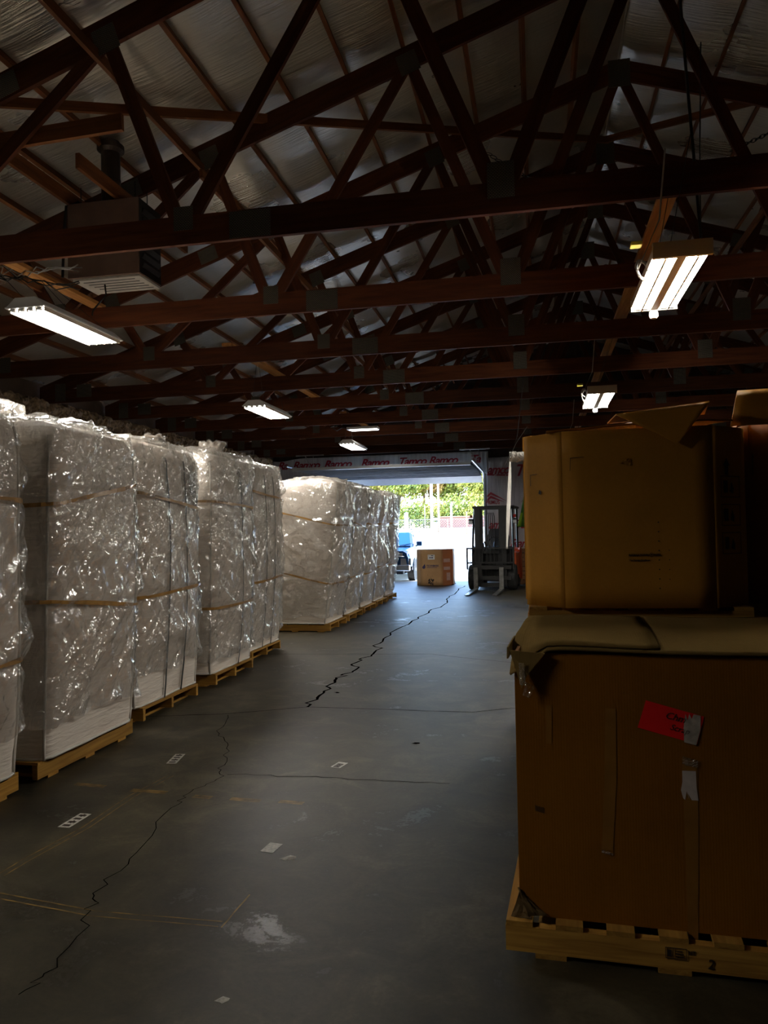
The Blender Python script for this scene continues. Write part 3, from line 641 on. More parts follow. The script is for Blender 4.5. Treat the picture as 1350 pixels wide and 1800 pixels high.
# ------------------------------------------------------------------ bulk bags in film
def rrect(s, hx, hy, rc):
    """point and outward normal on a rounded rectangle, s in [0,1) by arc length"""
    a, b = 2*(hx-rc), 2*(hy-rc); q = PI*rc/2; per = 2*a+2*b+4*q; d = (s % 1.0)*per
    segs = [('l', b, (hx, -(hy-rc)), (0, 1), (1, 0)), ('c', q, (hx-rc, hy-rc), 0), ('l', a, (hx-rc, hy), (-1, 0), (0, 1)), ('c', q, (-(hx-rc), hy-rc), PI/2),
            ('l', b, (-hx, hy-rc), (0, -1), (-1, 0)), ('c', q, (-(hx-rc), -(hy-rc)), PI), ('l', a, (-(hx-rc), -hy), (1, 0), (0, -1)), ('c', q, (hx-rc, -(hy-rc)), 1.5*PI)]
    for sg in segs:
        if d <= sg[1] or sg is segs[-1]:
            if sg[0] == 'l': return sg[2][0]+sg[3][0]*d, sg[2][1]+sg[3][1]*d, sg[4][0], sg[4][1]
            A = sg[3]+d/rc; return sg[2][0]+rc*math.cos(A), sg[2][1]+rc*math.sin(A), math.cos(A), math.sin(A)
        d -= sg[1]
def bag_thing(i, cx, cy, hx, hy, top, label, lean=(0, 0), bands=(), straps=(), film=(.25, 1.0), knot=None, shear=1.0, seams=True, res=1.0, dent=0.0, group='film-wrapped bulk bags', puffs=(), mound=.06):
    t = thing('bulk_bag', label, 'bag', (cx, cy, .126), 0, group); H = top-.126; sd = i*7.31
    rc = .085
    def S(s, v, off=0.0, amp=1.0):
        """v 0..1 side, 1..1.3 over the shoulder to the middle of the top"""
        if v <= .9: r = 1.0; z = H*v; k = math.sin(PI*min(v/.9, 1))*.02-.012*(1-v)
        else:
            f = min(1, (v-.9)/.4); k = 0
            ang = min(1, f/.45)*PI/2
            if f <= .45: r = 1-.13*(1-math.cos(ang)); z = H*(.9+.1*math.sin(ang)*.8)
            else: g = (f-.45)/.55; r = .87*(1-g)+.001; z = H*.98+(mound+.02*H)*math.sin(g*PI/2)
        x, y, nx, ny = rrect(s, hx, hy, rc)
        fb = .035*math.sin(PI*min(1, v/.95)) if v < .95 else 0
        fb *= (1-min(1, (x/hx)**2)) if abs(ny) > abs(nx) else (1-min(1, (y/hy)**2))
        d = k+fb+amp*(.012*nz(x*2.2+sd, y*2.2, z*1.8)+.006*nz(x*5+sd, y*5, z*11))
        d -= dent*math.exp(-((v-.62)/.16)**2)
        x = x*r+nx*(d+off); y = y*r+ny*(d+off)
        e = z/H
        return Vector((x+lean[0]*e, y+lean[1]*e, z+(off if v > 1 else 0)))
    nu, nv = int(96*res), int(64*res)
    MB().grid(lambda u, v: S(u, v*1.3), nu, nv, True).build('fabric', 'bag_fabric', t, smooth=True)
    per = 2*(hx+hy)*2-8*rc+2*PI*rc; a, b, q = 2*(hx-rc), 2*(hy-rc), PI*rc/2
    sc = [(b+q*.5)/per, (b+q*1.5+a)/per, (2*b+2.5*q+a)/per, (2*b+3.5*q+2*a)/per]
    if seams:
        for s in (sc[0], sc[3]): MB().tube([S(s, v*.97/26, .008) for v in range(27)], .010, 5).build('seam', 'seam_white', t, smooth=True)
        MB().tube([S(k/64, .004, .006) for k in range(64)], .010, 5, closed=True).build('bottom_piping', 'seam_white', t, smooth=True)
    for (yy, w) in straps:           # black straps on the aisle side, yy in -1..1 along the face
        s = (b/2+yy*b/2)/per; P0 = [S(s-.5*w/per, v*.95/24, .020) for v in range(25)]; P1 = [S(s+.5*w/per, v*.95/24, .020) for v in range(25)]
        MB().add(P0+P1, [(k, k+1, 26+k, 25+k) for k in range(24)]).build('strap', 'strap_black', t, solid=.003)
    # film: crinkled, tension folds running slantwise, ragged lower edge
    lo, hi = film
    def FS(u, v):
        vlo = lo+.035*nz(u*9, sd)+.02*nz(u*31, sd, 2); vv = vlo+(1.3*hi-vlo)*v
        m_ = per*u; z = H*vv
        w1 = 1-abs(nz(m_*2.1+z*1.5*shear+sd, z*1.1-m_*.6*shear, sd)); w2 = 1-abs(nz(m_*6+z*4.5*shear, z*2.2-m_*1.6*shear, sd+4)); w3 = nz(m_*15, z*9, sd+8)
        w4 = 1-abs(nz(m_*1.1-z*.8, z*.4, sd+11))
        fade = 1.0 if vv < 1.0 else max(.35, 1-(vv-1)*2)
        off = .014+fade*(.034*w1**6+.020*w2**8+.003*w3+.03*w4**10)
        for bz, tx, ty, *_ in bands:     # film pulled in by each band
            off = .012+(off-.012)*(1-.85*math.exp(-((z-(bz-.126))/.035)**2))
        if vv < lo+.08: off += .03*abs(nz(u*40, sd, 3))*(1-(vv-lo)/.08)
        return S(u, vv, off, 1.0)
    MB().grid(FS, int(220*res), int(150*res), True).build('plastic_film', 'film', t, smooth=True)
    for bz, tx, ty, s0, s1 in bands:
        P0, P1 = [], []; n = 90
        for k in range(n+1):
            s = s0+(s1-s0)*k/n
            x, y, _, _ = rrect(s, hx, hy, rc); z = bz-.126+tx*x/hx+ty*y/hy+.012*nz(s*12, sd)
            w = .013+.007*nz(s*20, sd, 6)
            P0.append(S(s, (z-w)/H, .030)); P1.append(S(s, (z+w)/H, .030))
        MB().add(P0+P1, [(k, k+1, n+2+k, n+1+k) for k in range(n)]).build('tape_band', 'tape_tan', t, solid=.002)
    for px_, py_, pz_, rx, ry, rz_ in puffs:
        def PF(u, v):
            a = 2*PI*u; b2 = PI*v; n = Vector((math.sin(b2)*math.cos(a), math.sin(b2)*math.sin(a), math.cos(b2)))
            k = 1+.30*(1-abs(nz(n.x*2.2+sd, n.y*2.2, n.z*2.2)))**3+.16*nz(n.x*6, n.y*6+sd, n.z*6)-.2
            return Vector((px_+n.x*rx*k, py_+n.y*ry*k, pz_+n.z*rz_*k))
        MB().grid(PF, 56, 34, True).build('film_puff', 'film', t, smooth=True)
    if knot:
        kx, ky, kr, kh = knot
        def KS(u, v):
            a = 2*PI*u; r = kr*(1.0-.62*math.sin(min(1, v*1.35)*PI*.5)+.10*max(0, v-.72)*2)*(1+.55*nz(math.cos(a)*2.2, math.sin(a)*2.2, sd+v*2.0)) + .012*nz(a*4, v*9, sd)
            return Vector((kx+r*math.cos(a)+.25*kh*v*v, ky+r*math.sin(a), H*.96+kh*v+.02*nz(a*3, v*5, sd)))
        MB().grid(KS, 44, 22, True).build('gathered_top', 'bag_fabric', t, smooth=True)
        MB().grid(lambda u, v: KS(u, v)+Vector((.012*math.cos(2*PI*u), .012*math.sin(2*PI*u), .01+.015*nz(u*25, v*14, sd))), 60, 26, True).build('film_tuft', 'film', t, smooth=True)
    return t
B = [  # cx, cy, hx, hy, top, label, kwargs
    (-3.68, 3.58, .56, .56, 2.36, 'film-wrapped white bulk bag cut off by the left edge, nearest', dict(lean=(.02, 0), bands=[(1.80, 0, -.02, 0, 1), (.80, 0, .03, 0, 1)], film=(.12, 1), shear=-1.2)),
    (-3.68, 4.92, .56, .55, 2.34, 'film-wrapped white bulk bag, second from left, two slanting tan bands', dict(lean=(.05, 0), bands=[(1.86, 0, .10, 0, 1), (1.08, 0, -.06, 0, 1)], film=(.09, 1), shear=-1.6)),
    (-3.84, 6.36, .56, .59, 2.40, 'white bulk bag, third from left, with two black straps', dict(lean=(.02, .02), bands=[(1.86, 0, -.06, 0, 1), (1.06, 0, .02, 0, 1)], straps=[(-.22, .022), (.45, .022)], film=(.12, 1), knot=(.30, .2, .24, .17), shear=1.2, puffs=[(.50, .36, 1.86, .13, .24, .33)])),
    (-3.86, 7.86, .56, .56, 2.44, 'white bulk bag, fourth from left, lit side and tall gathered top', dict(lean=(.03, 0), bands=[(1.86, .02, -.02, 0, 1), (.80, 0, 0, 0, 1)], straps=[(.3, .02)], film=(.06, 1), knot=(.25, .1, .28, .24), shear=1.5, puffs=[(.50, .20, 1.95, .12, .36, .28)])),
    (-4.02, 9.28, .56, .60, 2.46, 'white bulk bag, fifth from left, last before the gap', dict(lean=(.05, 0), bands=[(2.05, 0, -.04, 0, 1), (.98, 0, .02, 0, 1)], straps=[(-.2, .02), (.4, .02)], film=(.06, 1), shear=1.0)),
    (-3.84, 12.10, .55, .55, 2.40, 'white bulk bag first after the gap, broad end facing the camera', dict(lean=(.26, 0), bands=[(1.80, -.13, 0, 0, 1), (.88, -.13, 0, 0, 1)], film=(.03, 1), knot=(.05, -.2, .26, .15), shear=1.0)),
    (-3.86, 13.40, .54, .55, 2.40, 'white bulk bag, second after the gap', dict(lean=(.24, 0), bands=[(1.68, 0, -.05, 0, 1), (.80, 0, .03, 0, 1)], film=(.06, 1), knot=(.1, -.2, .17, .2), dent=.03)),
    (-3.88, 14.69, .54, .55, 2.38, 'white bulk bag, third after the gap', dict(lean=(.22, 0), bands=[(1.70, 0, -.02, 0, 1), (.78, 0, .02, 0, 1)], film=(.05, 1), dent=.05)),
    (-3.90, 15.95, .54, .53, 2.38, 'white bulk bag, fourth after the gap, second from the open door', dict(lean=(.22, 0), bands=[(1.72, 0, 0, 0, 1), (.85, 0, .02, 0, 1)], film=(.05, 1), dent=.05)),
    (-3.92, 17.20, .54, .49, 2.42, 'white bulk bag nearest the open door', dict(lean=(.22, 0), bands=[(1.75, 0, 0, 0, 1), (.82, 0, 0, 0, 1)], film=(.05, 1), dent=.03)),
]
names = ['cut off by the left edge', 'under the second bag from left', 'under the third bag from left', 'under the fourth bag from left', 'under the fifth bag from left',
         'under the first bag after the gap', 'under the second bag after the gap', 'under the third bag after the gap', 'under the fourth bag after the gap', 'under the bag nearest the open door']
for i, (cx, cy, hx, hy, top, lb, kw) in enumerate(B):
    bag_thing(i, cx, cy, hx, hy, top, lb, res=1.0 if i < 6 else .7, **kw)
    pallet('y' if i < 2 else 'x', cx+.01+(0 if i < 5 else .02), cy, 0, 0, 'yellow wooden pallet ' + names[i])
for i, (cx, cy, top) in enumerate([(-5.22, 4.3, 2.76), (-5.22, 5.75, 2.82), (-5.22, 7.2, 2.76), (-5.42, 8.7, 2.70)]):
    bag_thing(20+i, cx, cy, .52, .58, top, 'taller wrapped bag in the rear row showing only its top, ' + ['leftmost', 'second from left', 'third from left', 'farthest'][i], film=(.05, 1), seams=False, res=.6, group='rear row of bags')
    pallet('x', cx, cy, 0, 0, 'pallet under the %s rear-row bag' % ['leftmost', 'second', 'third', 'farthest'][i], 'pallets of the rear row')

# ------------------------------------------------------------------ cardboard boxes on the right
def oct_box(t, w, d, h, ch, mat, thick=.012, z0=0.0, chr_=None, panels=True):
    """eight (or four) upright cardboard panels; origin at front-left floor corner, front at y=0"""
    cr = ch if chr_ is None else chr_
    P = [(ch, 0), (w-cr, 0), (w, cr), (w, d-cr), (w-cr, d), (ch, d), (0, d-ch), (0, ch)]
    for i in range(8):
        a, b_ = Vector((*P[i], 0)), Vector((*P[(i+1) % 8], 0)); dv = (b_-a); L = dv.length; dv.normalize(); nrm = Vector((-dv.y, dv.x, 0))
        def g(u, v, a=a, dv=dv, nrm=nrm, L=L, i=i):
            bl = .005*math.sin(PI*u)*math.sin(PI*v)*(1 if L > .4 else .3)
            return a+dv*(L*u)-nrm*bl*(1 if L > .4 else .4)+Vector((0, 0, z0+h*v))
        MB().grid(g, 8, 8).build('side_panel' if i % 2 == 0 else 'corner_panel', mat, t, smooth=True, solid=thick)
    MB().prism([(p[0], p[1], z0+.004) for p in P], (0, 0, .008)).build('bottom_panel', mat, t)
def mark_frame(t, x, y, z, w, h, lw=.004, mat='ink'):
    b = MB(); b.xz([(x, z), (x+w, z), (x+w, z+lw), (x, z+lw)], y, y-.001); b.xz([(x, z+h-lw), (x+w, z+h-lw), (x+w, z+h), (x, z+h)], y, y-.001)
    b.xz([(x, z), (x+lw, z), (x+lw, z+h), (x, z+h)], y, y-.001); b.xz([(x+w-lw, z), (x+w, z), (x+w, z+h), (x+w-lw, z+h)], y, y-.001)
    return b.build('print_mark', mat, t)

# --- front box, closed, on its pallet (turned a few degrees)
RZ = -.052
pf = copy_tree(PY_); pf.rotation_euler = (0, 0, RZ+PI/2); pf.location = (.455, 3.34, 0); tag(pf, 'yellow pine pallet at lower right, stamped and marked 2', 'pallet', 'pallets under cardboard boxes')
# front stringer carries a stamp and a handwritten 2 (local frame: turned by 90 degrees, face towards the camera)
FS0 = Matrix.Rotation(-PI/2, 4, 'Z')
def on_stringer(me, x, z, name): 
    M = FS0 @ Matrix.Translation((x, -.5215, z)) @ Matrix.Rotation(PI/2, 4, 'X'); return obj(name, me, 'ink', pf, M=M)
on_stringer(text_mesh('2', .045, .15), .105, .035, 'hand_mark'); on_stringer(text_mesh('HT', .018), .045, .075, 'stamp')
b = MB()
for (x0, x1, z0, z1) in ((-.03, .04, .055, .057), (-.03, .04, .091, .093), (-.03, -.028, .055, .093), (.038, .04, .055, .093), (-.005, -.003, .055, .093), (.003, .032, .062, .065), (.003, .030, .071, .075), (.003, .026, .081, .084), (-.024, -.010, .062, .085)): b.box(x0, x1, -.5225, -.5215, z0, z1)
b.build('stamp_frame', 'ink', pf, M=FS0)
fb = thing('cardboard_box', 'large closed brown cardboard box with red sticker at lower right', 'box', (-.10, 2.90, .126), RZ)
H = .965; W_, D_ = 1.16, 1.10
b = MB()   # front panel with its lower left corner cut away
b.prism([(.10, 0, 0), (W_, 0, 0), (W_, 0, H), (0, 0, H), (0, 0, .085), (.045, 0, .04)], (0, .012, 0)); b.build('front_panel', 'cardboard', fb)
MB().box(0, .012, .10, D_, 0, H).build('side_panel', 'cardboard', fb); MB().box(W_-.012, W_, .012, D_, 0, H).build('side_panel', 'cardboard', fb)
MB().prism([(0, .012, .085), (0, .012, H), (0, .10, H), (0, .10, 0)], (.012, 0, 0)).build('corner_strip', 'cardboard', fb)
MB().box(.012, W_-.012, D_-.012, D_, 0, H).build('back_panel', 'cardboard', fb)
def crumple(pts, n=7, amp=.01, sd=0):
    """four-corner sheet with soft creases"""
    A, B_, C_, D2 = [Vector(p) for p in pts]
    nrm = (B_-A).cross(D2-A).normalized()
    return lambda u, v: (A*(1-u)+B_*u)*(1-v)+(D2*(1-u)+C_*u)*v+nrm*amp*nz(u*n*.5+sd, v*n*.5, sd)
MB().grid(crumple([(-.004, -.004, .10), (.03, -.03, .012), (.10, -.012, .012), (.05, -.004, .045)], 6, .012, 3), 8, 8).build('corner_flap', 'cardboard_grey', fb, solid=.006)
MB().grid(crumple([(-.03, -.02, .0), (.045, -.03, .0), (.040, -.012, .045), (.004, -.004, .095)], 6, .01, 9), 8, 8).build('corner_flap', 'cardboard_grey', fb, solid=.006)
def lid(u, v):
    x = -.015+u*(W_+.03); y = -.015+v*(D_+.03)
    z = H+.012+.014*nz(x*2.3, y*2.1, 3)+.012*math.sin(v*PI)-.02*max(0, .1-v)*10*max(0, u-.75)*2 - .045*max(0, .12-u)/.12*max(0, .25-v)/.25*2
    return (x, y, z)
MB().grid(lid, 26, 22).build('top_flap', 'cardboard_lid', fb, smooth=True, solid=.008)
MB().grid(lambda u, v: (.02+u*.5, .02+v*1.0, lid(.03+u*.43, .03+v*.9)[2]+.010), 10, 10).build('top_flap', 'cardboard_lid', fb, smooth=True, solid=.006)
tri = [(-.014, -.016, H+.012), (.115, -.022, H+.004), (.05, -.035, H-.075), (.028, -.03, H-.125)]
MB().prism(tri, (0, -.007, 0)).build('folded_corner', 'cardboard_lid', fb)
MB().prism([(-.02, .0, H+.02), (-.022, .35, H+.016), (-.024, .30, H-.03), (-.02, -.016, H-.02)], (-.006, 0, 0)).build('folded_corner', 'cardboard_lid', fb)
MB().grid(crumple([(.022, -.044, H-.11), (.045, -.044, H-.115), (.04, -.046, H-.03), (.02, -.046, H-.03)], 12, .012, 4), 10, 14).build('clear_tape', 'film', fb)
MB().grid(crumple([(.03, -.030, H-.15), (.055, -.02, H-.165), (.075, -.02, H-.12), (.045, -.034, H-.10)], 12, .01, 6), 8, 8).build('clear_tape', 'film', fb)
def loc(x, z, y=2.93):   # world x, z on the front face to the box frame
    return ((x+.10)*1.0, z-.126)
def decal(name, pts, mat, dy=-.0015, th=.0012):
    return MB().prism([(*([loc(x, z)[0]]), dy, loc(x, z)[1]) for x, z in pts], (0, -th, 0)).build(name, mat, fb)
st = decal('red_sticker', [(.333, .833), (.532, .783), (.556, .881), (.364, .931)], 'sticker_red')
for w, x, z, sz in (('Chm', .425, .872, .035), ('Scrap', .44, .832, .03)):
    text(w, x+.10, -.0032, z-.126, sz, 'ink', fb, shear=.3, tilt=-.24, name='handwriting')
decal('torn_label', [(.488, .789), (.528, .780), (.543, .835), (.545, .884), (.522, .888), (.515, .872), (.508, .89), (.502, .866), (.495, .888), (.488, .84)], 'label_silver', -.003)
decal('torn_label', [(.479, .688), (.524, .689), (.525, .63), (.530, .587), (.508, .587), (.496, .61), (.500, .588), (.492, .618), (.486, .587), (.480, .592), (.473, .62), (.479, .65)], 'label_white')
decal('packing_tape', [(.223, .898), (.260, .897), (.256, .64), (.237, .388), (.198, .388), (.214, .64)], 'packing_tape', -.001, .0006)
decal('packing_tape', [(.480, .735), (.530, .722), (.528, .50), (.516, .10), (.484, .10), (.482, .50)], 'packing_tape', -.0008, .0006)
decal('packing_tape', [(.012, .90), (.034, .90), (.030, .76), (.010, .76)], 'packing_tape', -.001, .0006)
MB().grid(crumple([(.58, -.004, .585), (.632, -.004, .575), (.632, -.006, .602), (.58, -.006, .615)], 14, .006, 5), 12, 6).build('clear_tape', 'film', fb)
MB().grid(crumple([(.298, -.004, .252), (.338, -.004, .246), (.338, -.006, .254), (.298, -.006, .264)], 14, .006, 8), 10, 4).build('clear_tape', 'film', fb)
for k in range(7): MB().xz([(.065+k*.005, .385-k*.0012), (.0675+k*.005, .384-k*.0012), (.0655+k*.005, .405-k*.0012), (.063+k*.005, .406-k*.0012)], -.001, -.002).build('print_mark', 'ink_faint', fb)

# --- stack behind it: hidden lower box, pallet, tall octagonal box with a folded lid
tag_l = 'pallets under cardboard boxes'
def stack(x, y, mat, lbl_low, lbl_pal, lbl_top, w=1.17, d=1.12, h=.96, ch=.2, low=.86, zoff=0.0, rz=0.0):
    p = copy_tree(PX_); p.location = (x+w/2, y+d/2+.02, 0); p.rotation_euler = (0, 0, 0); tag(p, 'pallet under the ' + lbl_low, 'pallet', tag_l)
    lo = thing('cardboard_box', lbl_low, 'box', (x, y, .126)); oct_box(lo, w, d, low, ch, 'cardboard')
    MB().prism([(ch, 0, low), (w-ch, 0, low), (w, ch, low), (w, d-ch, low), (w-ch, d, low), (ch, d, low), (0, d-ch, low), (0, ch, low)], (0, 0, .006)).build('lid', 'cardboard', lo)
    p2 = copy_tree(PX_); z1 = .126+low+.008; p2.location = (x+w/2, y+d/2+.01, z1); tag(p2, lbl_pal, 'pallet', tag_l)
    bx = thing('cardboard_box', lbl_top, 'box', (x, y, z1+.1265)); oct_box(bx, w, d, h, ch, mat)
    return bx
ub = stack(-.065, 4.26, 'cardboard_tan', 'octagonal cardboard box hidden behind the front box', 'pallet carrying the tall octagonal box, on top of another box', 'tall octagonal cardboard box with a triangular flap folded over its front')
zt0 = 1.1205
def onU(x, z): return (x+.065, z-zt0)
def upoly(name, pts, mat, y=-.0145, th=.001):
    return MB().prism([(onU(x, z)[0], y, onU(x, z)[1]) for x, z in pts], (0, -th, 0)).build(name, mat, ub)
# dark lid rising behind the rim and its triangular corner bent over the front
def ulid(u, v):
    x = .12+u*.96; y = .02+v*1.0; prof = .955+.115*math.sin(min(1, u*1.25)*PI/2)-.06*max(0, u-.8)*5*.6
    return (x, y, .965+(prof-.955)*(.25+.75*min(1, v*1.8))+.012*nz(u*4, v*4, 5)*v)
MB().grid(ulid, 22, 14).build('lid', 'cardboard', ub, smooth=True, solid=.010)
MB().grid(lambda u, v: Vector((.49+.47*u, -.02-.01*v, 1.035+.045*u))*(1-v)+Vector((.79, -.055, .862))*v+Vector((0, -.022*math.sin(v*PI)*(.4+.6*u), 0)), 10, 10).build('folded_flap', 'cardboard_tan', ub, smooth=True, solid=.010)
MB().prism([(.49, -.012, 1.035), (.96, -.012, 1.08), (1.0, .3, 1.06), (.47, .3, 1.03)], (0, 0, .008)).build('folded_flap', 'cardboard_tan', ub)
MB().grid(crumple([(.70, .35, 1.06), (.83, .35, 1.07), (.80, .38, 1.10), (.74, .38, 1.115)], 9, .03, 2), 8, 6).build('white_liner', 'seam_white', ub, solid=.003)
# printed marks, stamp and punched dots
for a in ([(.178, 1.934), (.25, 1.938), (.25, 1.935), (.1805, 1.931), (.1775, 1.863), (.175, 1.863)],): upoly('print_mark', a, 'ink')
text('INTERNATIONAL', .469+.065, -.0155, 1.398-zt0, .0165, 'ink', ub, sx=.80, name='print_mark', offset=.0004)
text('PAPER', .598+.065, -.0155, 1.398-zt0, .0165, 'ink', ub, sx=.74, name='print_mark', offset=.0004)
text('The Package Excellence', .472+.065, -.0155, 1.372-zt0, .013, 'ink', ub, sx=.85, name='print_mark', offset=.0003)
MB().tube([(onU(.586+.010*math.cos(k*PI/8), 0)[0], -.0155, 1.404-zt0+.010*math.sin(k*PI/8)) for k in range(16)], .0012, 4, closed=True).build('print_mark', 'ink', ub)
upoly('print_mark', [(.5855, 1.396), (.5865, 1.396), (.5865, 1.402), (.591, 1.402), (.586, 1.411), (.581, 1.402), (.5855, 1.402)], 'ink')
for k in range(8): upoly('punched_hole', [(.624+.004*math.cos(a), 1.576-k*.05+.004*math.sin(a)) for a in (0, 1.05, 2.1, 3.14, 4.2, 5.2)], 'ink')
for k in range(4): upoly('punched_hole', [(.675+.003*math.cos(a), 1.427-k*.051+.003*math.sin(a)) for a in (0, 1.05, 2.1, 3.14, 4.2, 5.2)], 'ink')
MB().grid(crumple([(.50, -.013, .775), (.555, -.013, .760), (.56, -.016, .80), (.53, -.014, .80)], 8, .02, 6), 8, 6).build('dent', 'cardboard_tan', ub, smooth=True)
# pictograms on the right corner panel
cp = Matrix.Translation((1.17-.2, 0, 0)) @ Matrix.Rotation(PI/4, 4, 'Z')
for z in (.58, .43, .28):
    o = mark_frame(ub, .05, -.012, z, .17, .115); o.matrix_basis = cp
    b = MB(); b.xz([(.075, z+.025), (.11, z+.025), (.11, z+.09), (.075, z+.09)], -.012, -.013); b.xz([(.13, z+.03), (.16, z+.02), (.165, z+.05), (.145, z+.085)], -.012, -.013)
    b.build('pictogram', 'ink', ub, M=cp)
MB().xz([(.09, .70), (.12, .70), (.12, .75), (.135, .75), (.105, .79), (.075, .75), (.09, .75)], -.012, -.013).build('pictogram', 'ink', ub, M=cp)
lp = Matrix.Translation((0, .2, 0)) @ Matrix.Rotation(-PI/4, 4, 'Z')
b = MB(); b.xz([(.05, .74), (.105, .742), (.105, .739), (.053, .737), (.053, .675), (.05, .675)], -.012, -.013); b.build('print_mark', 'ink', ub, M=lp)
b = MB(); b.add([(.112, -.013, .63), (.128, -.012, .622), (.135, -.013, .632), (.13, -.013, .645), (.12, -.013, .65)], [(0,1,2,3,4)]); b.build('puncture', 'ink', ub, M=lp)

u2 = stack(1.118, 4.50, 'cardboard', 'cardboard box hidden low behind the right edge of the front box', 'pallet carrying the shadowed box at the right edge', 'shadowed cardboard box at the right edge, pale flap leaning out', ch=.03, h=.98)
MB().grid(crumple([(-.075, -.05, .975), (1.1, -.05, 1.02), (1.1, .03, 1.19), (-.015, .03, 1.18)], 5, .012, 2), 14, 6).build('open_flap', 'cardboard_tan', u2, smooth=True, solid=.010)
MB().prism([(-.02, .01, .985), (-.01, .5, .99), (-.045, .5, .995), (-.05, .02, .93)], (0, 0, .008)).build('open_flap', 'cardboard', u2)
MB().xz([(.035, .70), (.043, .70), (.046, .82), (.038, .82)], -.016, -.018).build('label_strip', 'cardboard_grey', u2)
MB().grid(crumple([(-.055, -.02, .92), (-.035, -.02, .90), (-.01, -.02, .875), (-.045, -.02, .90)], 9, .01, 4), 6, 4).build('clear_tape', 'film', u2)
u3 = stack(-.084, 5.72, 'cardboard_tan', 'cardboard box hidden low behind the tall octagonal stack', 'pallet of the box behind the tall octagonal one', 'pale cardboard box whose left edge shows behind the octagonal box', low=.80, h=1.18, ch=.05)
MB().tube([(-.008, -.012, -.02), (-.008, -.012, 1.17)], .009, 6).build('corner_edge', 'cardboard_tan', u3)
t = thing('crumpled_film', 'bunch of crumpled clear film tied to the pale box edge', 'film', (-.095, 5.66, 2.085), 0)
def cf(u, v):
    a = 2*PI*u; r = .028+.022*abs(nz(math.cos(a)*3, math.sin(a)*3, v*6))
    return Vector((-.10+.19*v, r*math.cos(a)-.02, r*math.sin(a)+.012*nz(v*9, a)))
MB().grid(cf, 22, 26, True).build('film', 'film', t); MB().grid(lambda u, v: cf(u, v)*.8+Vector((0, 0, .004)), 18, 20, True).build('film_core', 'seam_white', t)
MB().tube([(-.10, -.02, .0), (-.05, .0, .10), (.03, .03, .22)], .003, 5).build('twine', 'steel_dark', t); MB().tube([(-.10, -.02, 0), (-.145, .1, -.07)], .004, 5).build('twine', 'steel_dark', t)
MB().tube([(.08, -.02, .0), (.10, -.02, .1)], .01, 5).build('film_end', 'film', t)
t = thing('hanging_strip', 'long white plastic strip hanging from a cord in front of the forklift', 'strip', (-.40, 11.9, 2.62))
def stp(u, v):
    w = .010+.030*math.sin(PI*min(1, v*1.05))**.7+(.10*max(0, v-.9)); return Vector((-.08*v+(u-.5)*w*1.5, .03*math.sin(v*5)+.02*(u-.5), -1.36*v))
MB().grid(stp, 4, 30).build('strip', 'seam_white', t, smooth=True, solid=.003); MB().tube([(0, 0, 0), (.12, -.2, .35), (.24, -.2, 1.26)], .006, 5).build('cord', 'steel_dark', t)

# ------------------------------------------------------------------ box by the open door
db = thing('cardboard_box', 'brown octagonal cardboard box standing alone in the open doorway', 'box', (-3.45, 21.6, .004), 0)
oct_box(db, 1.02, 1.0, 1.02, .14, 'cardboard_box_door', chr_=.26)
MB().prism([(.14, 0, 1.02), (.76, 0, 1.02), (1.02, .26, 1.02), (1.02, .74, 1.02), (.76, 1, 1.02), (.14, 1, 1.02), (0, .86, 1.02), (0, .14, 1.02)], (0, 0, .008)).build('lid', 'cardboard_box_door', db)
MB().prism([(.52, -.02, 1.02), (.74, -.02, 1.02), (.66, -.022, .80), (.56, -.03, .93)], (0, -.006, 0)).build('loose_flap', 'cardboard_box_door', db)
MB().xz([(.34, .74), (.54, .74), (.54, .88), (.34, .88)], -.014, -.016).build('white_label', 'paper_white', db)
for x0, x1, z0, z1, m_ in ((.365, .385, .845, .86, 'ink_red'), (.43, .50, .842, .862, 'ink'), (.385, .41, .775, .815, 'ink_navy'), (.42, .445, .78, .81, 'ink_navy'), (.452, .49, .778, .812, 'ink_navy')):
    MB().xz([(x0, z0), (x1, z0), (x1, z1), (x0, z1)], -.017, -.018).build('label_print', m_, db)
MB().xz([(.175, .53), (.19, .49), (.225, .475), (.265, .50), (.27, .545), (.25, .62), (.215, .575)], -.0145, -.0155).build('drop_logo', 'ink_navy', db)
text('TECHNIMARK', .30, -.0145, .535, .082, 'ink_navy', db, name='box_print', sx=.68, offset=.002); MB().xz([(.305, .505), (.60, .505), (.60, .517), (.305, .517)], -.0145, -.0155).build('box_print', 'ink_navy', db)
b = MB()
for k in range(46):
    a = random.random()*6.28; r = random.random()**.6*.085; x, z = .43+r*math.cos(a), .11+r*1.15*math.sin(a); s = .008+.013*random.random()
    b.xz([(x+s*math.cos(q)*(.7+.6*random.random()), z+s*math.sin(q)*(.7+.6*random.random())) for q in (0, 1.05, 2.1, 3.14, 4.2, 5.2)], -.0150-.00002*k, -.0155-.00002*k)
for x, z in ((.33, .30), (.46, .27), (.42, .235), (.34, .11), (.57, .10)): b.xz([(x-.012, z), (x, z-.007), (x+.014, z), (x, z+.008)], -.015, -.0155)
b.build('black_stain', 'ink', db)
rp = Matrix.Translation((.76, 0, 0)) @ Matrix.Rotation(PI/4, 4, 'Z')
for z0, z1, x0, x1 in ((.66, .76, .03, .26), (.44, .53, .03, .26), (.14, .36, .13, .26)):
    MB().xz([(x0, z0), (x1, z0), (x1, z1), (x0, z1)], -.010, -.012).build('faded_label', 'label_white', db, M=rp)
MB().xz([(.0, .0), (.37, .0), (.37, 1.02), (.0, 1.02)], -.0085, -.0095).build('overlap_panel', 'cardboard_orange', db, M=rp)
MB().tube([(1.0, .1, .01), (1.06, .05, .03), (1.1, .2, .05)], .012, 5).build('loose_strap', 'strap_black', db)

